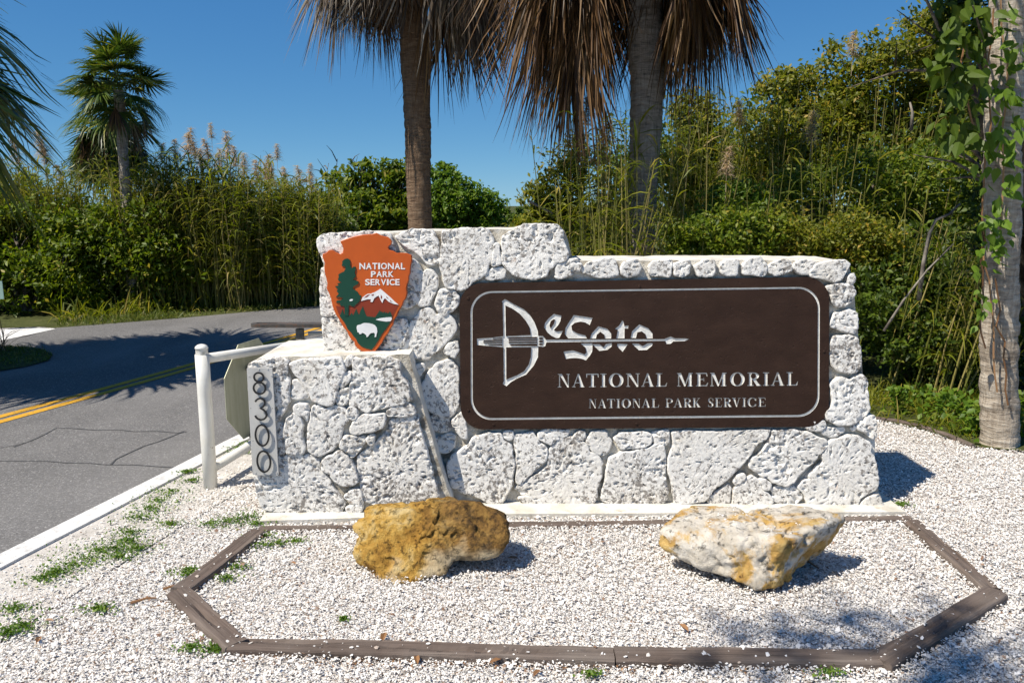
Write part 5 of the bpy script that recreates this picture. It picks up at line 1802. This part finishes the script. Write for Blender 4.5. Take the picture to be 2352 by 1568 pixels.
# vine on the right palm
vine = thing('climbing_vine', (pr[0][0] - 0.1, pr[0][1] - 0.14, 0), 'bright green climbing vine hanging on the right palm trunk', 'vine')
hv = [(0, 0), (0.26, 0.10), (0.40, 0.34), (0.24, 0.68), (0, 1.12), (-0.24, 0.68), (-0.40, 0.34), (-0.26, 0.10)]
LV = [(a * 0.9, b, 0.10 * abs(a) - 0.12 * b * b) for a, b in hv] + [(0, 0.5, -0.06)]
leafm = [mesh('leaf', LV, [(i, (i + 1) % 8, 8) for i in range(8)], M[mt]) for mt in ('leaf_fresh', 'leaf_deep')]
rd = random.Random(40)
sv = []
pp = None
VL = []
for (x, y, sx, sy, n_, big, mt) in ((2290, 40, 60, 50, 16, .085, 1), (2215, 70, 55, 70, 30, .10, 1), (2180, 150, 45, 60, 20, .10, 1), (2230, 220, 45, 70, 22, .10, 1), (2205, 300, 40, 50, 10, .10, 1),
                                   (2300, 190, 40, 70, 22, .075, 0), (2310, 290, 36, 60, 22, .075, 0), (2285, 330, 30, 40, 12, .075, 0), (2320, 400, 30, 50, 14, .075, 0), (2285, 470, 28, 45, 16, .07, 0), (2262, 520, 26, 40, 14, .07, 0), (2300, 555, 28, 30, 12, .07, 0),
                                   (2262, 600, 20, 40, 12, .065, 0), (2250, 680, 14, 60, 10, .06, 0), (2325, 150, 28, 120, 26, .07, 0)):
    for _ in range(int(n_ * 1.2)):
        X_, Y_ = rd.gauss(x, sx * 0.6), rd.gauss(y, sy * 0.6)
        dep = 5.4 - 0.15 - rd.uniform(0, 0.14) - (0.05 if mt else 0)
        c_ = at(X_, Y_, dep)
        o = link('leaf', leafm[mt], vine, (c_.x - vine.location.x, c_.y - vine.location.y, c_.z))
        o.rotation_euler = (R(rd.uniform(-150, -60)), R(rd.uniform(-40, 40)), R(rd.uniform(-70, 70)))
        s_ = big * rd.uniform(0.75, 1.3)
        o.scale = (s_, s_, s_)
st = []
for (x0, y0, x1, y1) in ((2275, 20, 2265, 560), (2310, 0, 2300, 600), (2255, 520, 2258, 800), (2262, 560, 2290, 900), (2200, 40, 2240, 330), (2290, 640, 2320, 930)):
    pts = []
    for q in range(9):
        t_ = q / 8
        c_ = at(x0 + (x1 - x0) * t_ + rd.gauss(0, 5), y0 + (y1 - y0) * t_, 5.4 - 0.135 - rd.uniform(0, 0.02))
        pts.append(c_)
    st.append(tube(pts, 0.006, 5))
v_, f_ = merge(st)
part('stem', v_, f_, M['litter'], vine)

# ------------------------------------------------------------------ right thicket
tree('overhanging_tree', 'dark leaves overhanging at the top right beside the vine clad palm', 'tree', 5.9, [(2205, 30, 70, 50), (2235, 120, 50, 60), (2175, 105, 40, 45), (2215, 220, 45, 60), (2190, 300, 30, 40), (2290, 40, 60, 60), (2340, 120, 50, 90)], 'leaf_deep', 0.095, 1500, 'trees and shrubs behind the wall on the right', base=(4.6, 6.6, 0), trunk_r=.05, clump=9, wr=0.6)
GR = 'trees and shrubs behind the wall on the right'
tree('thicket_tree', 'round leafy shrub in the gap between the two large palms', 'tree', 12.0, [(1290, 430, 80, 70), (1250, 480, 55, 50), (1345, 370, 55, 60), (1400, 430, 70, 90), (1320, 540, 120, 80), (1225, 540, 50, 40)], 'leaf_olive', 0.09, 12252, GR, trunk_r=.05)
tree('thicket_tree', 'bushy tree just right of the grey palm trunk', 'tree', 11.4, [(1590, 265, 50, 60), (1650, 320, 80, 70), (1570, 390, 70, 80), (1710, 400, 100, 80), (1620, 480, 110, 80)], 'leaf_olive', 0.082, 15080, GR, trunk_r=.05)
tree('thicket_tree', 'yellowish olive tree under the palm skirt right of centre', 'tree', 11.2, [(1800, 200, 60, 40), (1880, 225, 90, 70), (1770, 290, 80, 60), (1900, 330, 120, 90), (1800, 400, 110, 80)], 'leaf_olive', 0.080, 16965, GR, trunk_r=.06)
tree('thicket_tree', 'tallest olive green tree on the right against the sky', 'tree', 10.9, [(1985, 120, 80, 50), (2050, 150, 80, 60), (2120, 90, 80, 60), (2060, 270, 120, 90), (2180, 240, 100, 110), (1960, 250, 70, 70), (2200, 60, 80, 80), (2260, 160, 90, 90)], 'leaf_olive', 0.080, 23562, GR, trunk_r=.07)
tree('thicket_tree', 'shaded mid height shrub behind the right end of the wall', 'tree', 9.4, [(2000, 430, 130, 90), (2140, 420, 120, 110), (1850, 470, 120, 80), (2230, 500, 90, 120)], 'leaf_green', 0.065, 17907, GR, trunk_r=.05)
tree('thicket_shrub', 'low dense shrub above the low wall top beside the grey palm', 'shrub', 7.6, [(1600, 560, 90, 50), (1700, 540, 100, 60)], 'leaf_green', 0.055, 9802, GR, trunk_r=.03)
tree('thicket_shrub', 'small leaved shrub above the right half of the low wall', 'shrub', 7.4, [(1830, 540, 100, 70), (1930, 560, 100, 70), (2020, 590, 80, 70)], 'leaf_olive', 0.045, 16965, GR, trunk_r=.03)
tree('thicket_shrub', 'bright green fern like bush right of the grey palm', 'shrub', 8.0, [(1690, 465, 65, 45), (1640, 500, 55, 40)], 'leaf_fresh', 0.07, 3770, GR, trunk_r=.02, wr=0.3)
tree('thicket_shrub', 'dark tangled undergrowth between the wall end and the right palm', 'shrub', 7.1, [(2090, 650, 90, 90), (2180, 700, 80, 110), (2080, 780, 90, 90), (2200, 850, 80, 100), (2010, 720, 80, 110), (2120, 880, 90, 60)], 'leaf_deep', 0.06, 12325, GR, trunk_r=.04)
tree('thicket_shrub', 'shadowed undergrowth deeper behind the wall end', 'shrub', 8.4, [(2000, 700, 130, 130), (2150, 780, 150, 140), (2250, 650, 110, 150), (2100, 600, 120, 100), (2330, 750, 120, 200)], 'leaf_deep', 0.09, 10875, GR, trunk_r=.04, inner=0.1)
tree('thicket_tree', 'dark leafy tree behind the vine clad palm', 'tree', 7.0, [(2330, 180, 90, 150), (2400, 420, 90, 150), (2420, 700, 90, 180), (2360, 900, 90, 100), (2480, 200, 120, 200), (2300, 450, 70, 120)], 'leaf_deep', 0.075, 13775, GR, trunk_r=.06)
tree('thicket_tree', 'backmost row of bushes far behind the right of the wall', 'tree', 13.5, [(1480, 400, 130, 110), (1620, 380, 140, 120), (1800, 360, 160, 140), (2000, 330, 180, 170), (2200, 330, 180, 180), (1380, 520, 90, 60)], 'leaf_green', 0.11, 22620, GR, trunk_r=.06, inner=0.1)


def gxy(x, Y):
    return (x - 1176) / F * (Y * CT + 0.3)


reed_stand('yellow green cane reeds standing left of the grey palm trunk', [(gxy(1340, 8.0), 8.0, .26, .5), (gxy(1400, 8.4), 8.4, .28, .5), (gxy(1420, 7.6), 7.6, .18, .3)], 1.5, 2.6, 110, plumes=[(1375, 335, 8.4, .30), (1345, 250, 8.6, .26), (1330, 300, 8.8, .26)], leaf_len=.42, per=13)
reed_stand('tall loose canes rising among the shrubs right of the grey palm', [(gxy(1560, 7.8), 7.8, .2, .4), (gxy(1640, 7.8), 7.8, .4, .5), (gxy(1800, 7.6), 7.6, .5, .4), (gxy(1900, 7.8), 7.8, .3, .4)], 1.2, 2.4, 60, leaf_len=.42, per=13, plumes=[(1670, 370, 7.6, .2), (1865, 290, 8.8, .24)], wid=.018)
reed_stand('dry brown cane tangle beside the vine clad palm', [(gxy(2080, 6.9), 6.9, .35, .3), (gxy(2190, 6.7), 6.7, .3, .3), (gxy(2150, 7.6), 7.6, .5, .3)], 0.8, 1.9, 55, 'reed_leaf', leaf_len=.45, per=12, leanx=0.2, wid=.018)

reed_stand('sunlit wall of fine upright canes across the right thicket', [(gxy(x_, 10.3), 10.3, .5, .35) for x_ in (1560, 1650, 1750, 1850, 1950, 2050, 2150)], 2.0, 3.2, 230, leaf_len=.42, per=15, wid=.021, plumes=[(1960, 100, 10.3, .22), (1700, 260, 10.3, .22)])

# bleached limbs in the thicket
for lab, pts, Y_, r_ in (('pale bent dead limb beside the vine clad palm', [(2110, 690), (2122, 600), (2135, 535), (2150, 505), (2180, 492), (2205, 468)], 6.7, .020),
                         ('thin leaning dead stem in the dark undergrowth', [(2030, 760), (2075, 690), (2130, 620), (2190, 560)], 6.6, .012),
                         ('short pale dead stub high in the olive tree', [(2093, 300), (2096, 260), (2090, 235)], 7.6, .018),
                         ('white dead twig at the left fringe of the gap shrub', [(1215, 462), (1240, 475), (1270, 490)], 11.2, .02)):
    pts3 = [at(x, y, Y_) for x, y in pts]
    V, f_ = tube(pts3, [r_ * (1 - 0.6 * i / (len(pts3) - 1)) for i in range(len(pts3))], 8)
    o = part('dead_limb', V, f_, M['driftwood'], None, smooth=True)
    tag(o, lab, 'branch')

# ------------------------------------------------------------------ trees in the middle distance
GM = 'trees beyond the road behind the wall'
tree('roadside_tree', 'dense dark green tree just left of the brown palm trunk', 'tree', 19.0, [(800, 445, 70, 50), (870, 425, 70, 50), (840, 490, 110, 50), (925, 440, 45, 60), (940, 500, 70, 40), (760, 490, 50, 50)], 'leaf_green', 0.16, 11600, GM, trunk_r=.08, cull=-0.6)
tree('roadside_tree', 'lighter feathery tree right of the brown palm trunk', 'tree', 24.0, [(1030, 425, 45, 40), (1060, 460, 60, 45), (1000, 470, 50, 45), (1110, 475, 45, 35), (1080, 510, 90, 30), (1010, 395, 25, 20)], 'leaf_fresh', 0.16, 9425, GM, trunk_r=.07, cull=-0.6)
tree('roadside_tree', 'small distant tree low in the gap above the wall', 'tree', 42.0, [(1205, 500, 40, 22), (1150, 502, 60, 24), (1270, 505, 60, 22), (1060, 510, 60, 20)], 'leaf_deep', 0.3, 3625, GM, trunk_r=.1, cull=-0.6)
bt = thing('bare_tree', (px(845, 440, 19.6)[0], 19.6, 0), 'bare grey branched tree above the dark green tree', 'tree', GM)
tips = [px(x, y, 19.6) for x, y in ((755, 375), (775, 365), (800, 372), (760, 392), (835, 380), (850, 372))]
v_, f_ = limbs((px(845, 440, 19.6)[0], 19.6, 0), [Vector(q) for q in tips], .05, 6, .30)
part('trunk', v_, f_, M['branch'], bt)

# ------------------------------------------------------------------ left hedge beyond the road
GL = 'shrubs and reeds lining the far side of the road'
tree('roadside_shrub', 'vine covered shrub at the far left beyond the sandy drive', 'shrub', 12.3, [(40, 560, 110, 90), (150, 600, 110, 90), (60, 670, 120, 60), (180, 690, 90, 45), (-140, 600, 140, 120), (-100, 520, 100, 80)], 'leaf_green', 0.10, 15950, GL, trunk_r=.05)
tree('roadside_shrub', 'broad bright green shrub below the slender palm', 'shrub', 12.9, [(320, 540, 110, 80), (250, 610, 100, 80), (380, 600, 100, 80), (290, 680, 100, 45), (200, 520, 90, 60)], 'leaf_green', 0.10, 14500, GL, trunk_r=.05)
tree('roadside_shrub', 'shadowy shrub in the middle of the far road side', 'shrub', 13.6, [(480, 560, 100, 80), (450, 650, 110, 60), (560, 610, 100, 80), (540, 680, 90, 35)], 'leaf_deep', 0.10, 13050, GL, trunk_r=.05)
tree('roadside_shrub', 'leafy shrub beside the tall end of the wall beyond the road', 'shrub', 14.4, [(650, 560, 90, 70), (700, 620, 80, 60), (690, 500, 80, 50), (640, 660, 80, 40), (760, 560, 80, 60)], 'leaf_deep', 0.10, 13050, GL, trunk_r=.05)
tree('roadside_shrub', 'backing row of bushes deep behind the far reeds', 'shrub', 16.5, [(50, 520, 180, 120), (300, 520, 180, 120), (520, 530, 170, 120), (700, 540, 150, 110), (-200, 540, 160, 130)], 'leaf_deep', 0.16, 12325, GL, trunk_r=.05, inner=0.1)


def rs_spots(xs, Y_, rx=.55, ry=.5):
    return [(gxy(x, Y_), Y_, rx, ry) for x in xs]


reed_stand('tan plumed reeds at the far left beyond the road', rs_spots((-150, -40, 30, 100, 150), 13.2), 1.65, 2.4, 320, plumes=[(98, 332, 14, .34), (40, 350, 14, .3), (105, 355, 14, .26), (5, 400, 13.6, .3), (140, 400, 14, .22)], leaf_len=.44, per=21, wid=.025, group=GL)
reed_stand('tall plumed reeds right of the slender palm beyond the road', rs_spots((335, 385, 440, 490, 540), 13.0), 1.75, 2.5, 400, leaf_len=.44, per=21, wid=.025, group=GL,
           plumes=[(430, 325, 14.4, .34), (448, 338, 14.6, .3), (400, 345, 14.5, .26), (485, 300, 15, .2), (478, 345, 14.4, .28), (520, 335, 14.6, .36), (500, 370, 14.3, .3), (465, 365, 14.2, .26), (415, 430, 13.9, .26), (560, 380, 14.2, .3), (370, 350, 14.8, .24), (540, 360, 14.5, .26)])
reed_stand('lower plumed reeds beyond the road beside the wall end', rs_spots((580, 640, 690, 730), 13.9), 1.5, 2.15, 300, leaf_len=.44, per=21, wid=.025, group=GL,
           plumes=[(610, 385, 14.8, .34), (636, 350, 15.2, .22), (590, 395, 14.6, .3), (655, 410, 14.7, .3), (690, 405, 14.8, .28), (625, 400, 14.6, .3), (712, 395, 15.2, .22), (660, 495, 14.0, .26), (640, 525, 13.6, .26), (720, 430, 14.6, .28)])
reed_stand('green reeds and grasses hanging over the shrubs across the road', rs_spots((60, 160, 380, 460, 560, 660), 13.2), 1.1, 2.0, 330, leaf_len=.44, per=18, wid=.025, group=GL)


def grass_patch(name, label, pts, n, lmin, lmax, mat='grass', w=0.012, z=0.0, kind='stuff', cat='grass'):
    """pts: polygon; blades scattered inside"""
    A = np.array([q[:2] for q in pts])
    lo, hi = A.min(0), A.max(0)
    P = np.c_[RNG.uniform(lo[0], hi[0], n * 3), RNG.uniform(lo[1], hi[1], n * 3), np.full(n * 3, z)]
    P = P[in_poly(P, pts)]
    P = P[(fbm(P, 1.3, 3, 50) + RNG.uniform(-.5, .7, len(P))) > 0][:n]
    m_ = len(P)
    az = RNG.uniform(0, 6.28, m_)
    el = RNG.uniform(0.5, 1.45, m_)
    D = np.c_[np.cos(az) * np.cos(el), np.sin(az) * np.cos(el), np.sin(el)]
    v_, f_ = ribbons(P, D, RNG.uniform(lmin, lmax, m_), np.full(m_, w), RNG.uniform(0.2, 0.8, m_), 3)
    o = part(name, v_, f_, M[mat])
    return tag(o, label, cat, kind=kind)


fe = far_edge[:4]
vb = [tuple(Vector(q) + Vector((-0.35, 0.75))) for q in fe]
grass_patch('verge_grass', 'short grass along the far edge of the road', fe + vb[::-1], 4200, .06, .22, w=.016)
vb2 = [tuple(Vector(q) + Vector((-0.3, 0.5))) for q in fe]
vb3 = [tuple(Vector(q) + Vector((-0.9, 1.7))) for q in fe]
grass_patch('verge_weeds', 'taller weeds at the foot of the shrubs across the road', vb2 + vb3[::-1], 2600, .25, .75, 'reed_leaf', .03)
grass_patch('island_grass', 'shaded grass on the roadside island at the left', isl, 5000, .03, .10, w=.010, z=.006)
grass_patch('island_reeds', 'dry grass stalks hanging in at the left edge by the island', [g2(-60, 800), g2(20, 800), g2(20, 815), g2(-60, 815)], 60, .5, 1.0, 'litter', .012)
grass_patch('thicket_grass', 'grass and litter under the right thicket', [g2(2020, 960), g2(2230, 1015), (4.2, 5.6), (4.0, 7.0), (2.6, 7.0)], 1500, .08, .35, 'reed_leaf', .014)


def sprigs(name, label, pts, n, size, mat, hgt):
    P = []
    for (x, y, r_) in pts:
        c_ = gnd(x, y)
        for _ in range(n):
            a, q = random.uniform(0, 6.28), abs(random.gauss(0, 0.8))
            P.append((c_.x + r_ * q * math.cos(a) * 1.3, c_.y + r_ * q * math.sin(a) * 0.8, random.uniform(0.006, hgt)))
    P = np.array(P)
    v_, f_ = leaf_cloud(P, size * RNG.uniform(.6, 1.3, len(P)), 0.65, up=1.8, droop=0.0)
    return tag(part(name, v_, f_, M[mat]), label, 'weeds', kind='stuff')


sprigs('verge_weeds', 'small green weeds in the gravel along the white road edge', [(365, 1150, .12), (345, 1170, .10), (320, 1190, .08), (395, 1130, .08), (230, 1265, .14), (200, 1285, .12), (265, 1262, .10), (290, 1245, .08), (300, 1225, .07), (390, 1205, .06),
       (165, 1300, .09), (100, 1330, .07), (130, 1315, .05), (440, 1105, .05), (430, 1085, .04), (555, 1030, .07), (575, 1020, .06), (550, 1040, .05), (275, 1280, .05), (315, 1262, .05), (225, 1400, .05), (50, 1440, .07), (20, 1455, .06), (35, 1400, .05)], 170, .015, 'weed', .016)
sprigs('bed_weeds', 'green weeds around the timber by the low block', [(550, 1195, .09), (570, 1188, .07), (520, 1200, .08), (485, 1205, .05), (590, 1205, .05), (610, 1232, .04), (605, 1255, .05), (640, 1250, .03), (680, 1245, .035), (545, 1305, .05), (520, 1330, .04), (425, 1320, .05), (440, 1312, .04), (440, 1490, .04), (510, 1487, .045), (495, 1495, .03),
       (1905, 1548, .04), (1360, 1552, .02), (790, 1425, .012), (2070, 1160, .03)], 120, .014, 'weed', .018)
sprigs('thicket_seedlings', 'fresh green seedlings at the foot of the right palm', [(2110, 940, .10), (2160, 965, .14), (2215, 985, .14), (2190, 955, .10), (2240, 1000, .10), (2330, 1000, .10), (2060, 950, .06), (2345, 960, .10)], 110, .055, 'leaf_fresh', .22)

# fallen leaves, twigs
fl = mesh('fallen_leaf', [(0, 0, 0.004), (0.011, 0.02, 0.010), (0.010, 0.042, 0.009), (0, 0.062, 0.002), (-0.010, 0.042, 0.011), (-0.011, 0.02, 0.012), (0, 0.03, 0.003)], [(i, (i + 1) % 6, 6) for i in range(6)], M['litter'])
FL = [((955, 1512), 'curled orange brown leaf just below the front timber left of centre'), ((1155, 1520), 'flat tan leaf below the middle of the front timber'), ((760, 1504), 'small dark leaf below the left part of the front timber'), ((680, 1302), 'curled brown twig leaf left of the ochre boulder'),
      ((1165, 1288), 'tiny brown leaf right of the ochre boulder'), ((885, 1460), 'red brown leaf just behind the front timber'), ((2190, 1420), 'pale brown leaf inside the right bend of the bed'), ((1560, 1440), 'small brown leaf in the bed below the pale boulder'), ((1240, 1545), 'brown leaf near the bottom edge of the picture'),
      ((125, 1432), 'rust red leaf on the gravel at lower left'), ((85, 1485), 'dry brown leaf in the lower left corner')]
for i, ((x, y), lab) in enumerate(FL):
    c_ = gnd(x, y)
    o = link('fallen_leaf', fl, None, (c_.x, c_.y, 0.012), random.uniform(0, 6.28))
    s_ = random.uniform(0.7, 1.15)
    o.scale = (s_, s_, s_)
    tag(o, lab, 'leaf', 'fallen leaves on the gravel')
for (x0, y0, x1, y1, lab) in ((375, 1358, 410, 1352, 'short bark stick left of the timber bend'), (2050, 1490, 2190, 1440, 'thin twig lying against the dark timber at right'), (1830, 1290, 1880, 1310, 'thin dry twig right of the pale boulder'), (300, 1390, 360, 1378, 'thin straw on the gravel left of the timber bend')):
    a, b = gnd(x0, y0), gnd(x1, y1)
    m_ = a.lerp(b, 0.5) + Vector((0.01, 0.012, 0))
    V, f_ = tube([a + Vector((0, 0, .012)), m_ + Vector((0, 0, .016)), b + Vector((0, 0, .012))], [.006, .005, .003], 6)
    tag(part('twig', V, f_, M['litter']), lab, 'twig')

# brown litter gathered along the front timbers
P_ = []
for (A, B, w_, h_) in TIMP[2:5]:
    dn = Vector(((B - A).y, -(B - A).x, 0)).normalized()
    for _ in range(int((B - A).length * 260)):
        q = A.lerp(B, random.random()) + dn * (w_ * 0.55 + abs(random.gauss(0, 0.035)))
        P_.append((q.x, q.y, 0.004))
for _ in range(1500):
    P_.append((random.uniform(-2.2, 3.0), random.uniform(2.4, 4.4), 0.005))
P_ = np.array(P_)
P_ = P_[(fbm(P_, 3.0, 3, 88) + RNG.normal(0, .15, len(P_))) > 0.05]
v, f = chips_mesh(P_, 0.005 + 0.012 * RNG.beta(1.2, 4, len(P_)), 0.3)
tag(part('leaf_litter', v, f, M['litter']), 'brown leaf crumbs and bark scattered on the gravel by the timbers', 'litter', kind='stuff')

# dark edging between gravel and thicket
el = [g2(2008, 962), g2(2060, 968), g2(2120, 982), g2(2180, 1002), g2(2235, 1026)]
V, f_ = tube([Vector((*q, 0.004)) for q in el], 0.018, 8)
tag(part('garden_edging', V, f_, M['timber']), 'low dark edging between the gravel and the right thicket', 'edging')

# branches of a tree standing behind the viewpoint, whose shade falls on the right of the bed
sh = thing('shade_tree', (-3.6, -0.9, 0), 'broadleaf tree beside the viewpoint shading the right of the gravel bed', 'tree')
cs = [(-2.7, .25, 7.2), (-1.7, .55, 7.6), (-1.8, -.1, 7.0), (-1.3, .35, 7.2), (-2.6, -.2, 6.8), (-0.9, .85, 7.5), (-3.3, .15, 7.2), (-0.6, .5, 7.0), (-1.5, -.1, 7.9), (-0.5, 1.1, 7.4)]
v_, f_ = limbs((-3.6, -0.9, 3.0), [Vector(q) for q in cs], .030)
tv_ = tube([(-3.6, -0.9, -0.05), (-3.55, -0.9, 1.6), (-3.6, -0.9, 3.1)], [.16, .13, .11], 12)
v_, f_ = merge([(v_, f_), tv_])
part('trunk', v_, f_, M['branch'], sh)
P = np.vstack([blob_points(q, (.45, .35, .3), 13, 15, .08, .2) for q in cs])
v_, f_ = leaf_cloud(P, .10 * RNG.uniform(.6, 1.2, len(P)))
part('crown', v_, f_, M['leaf_green'], sh, kind='stuff')
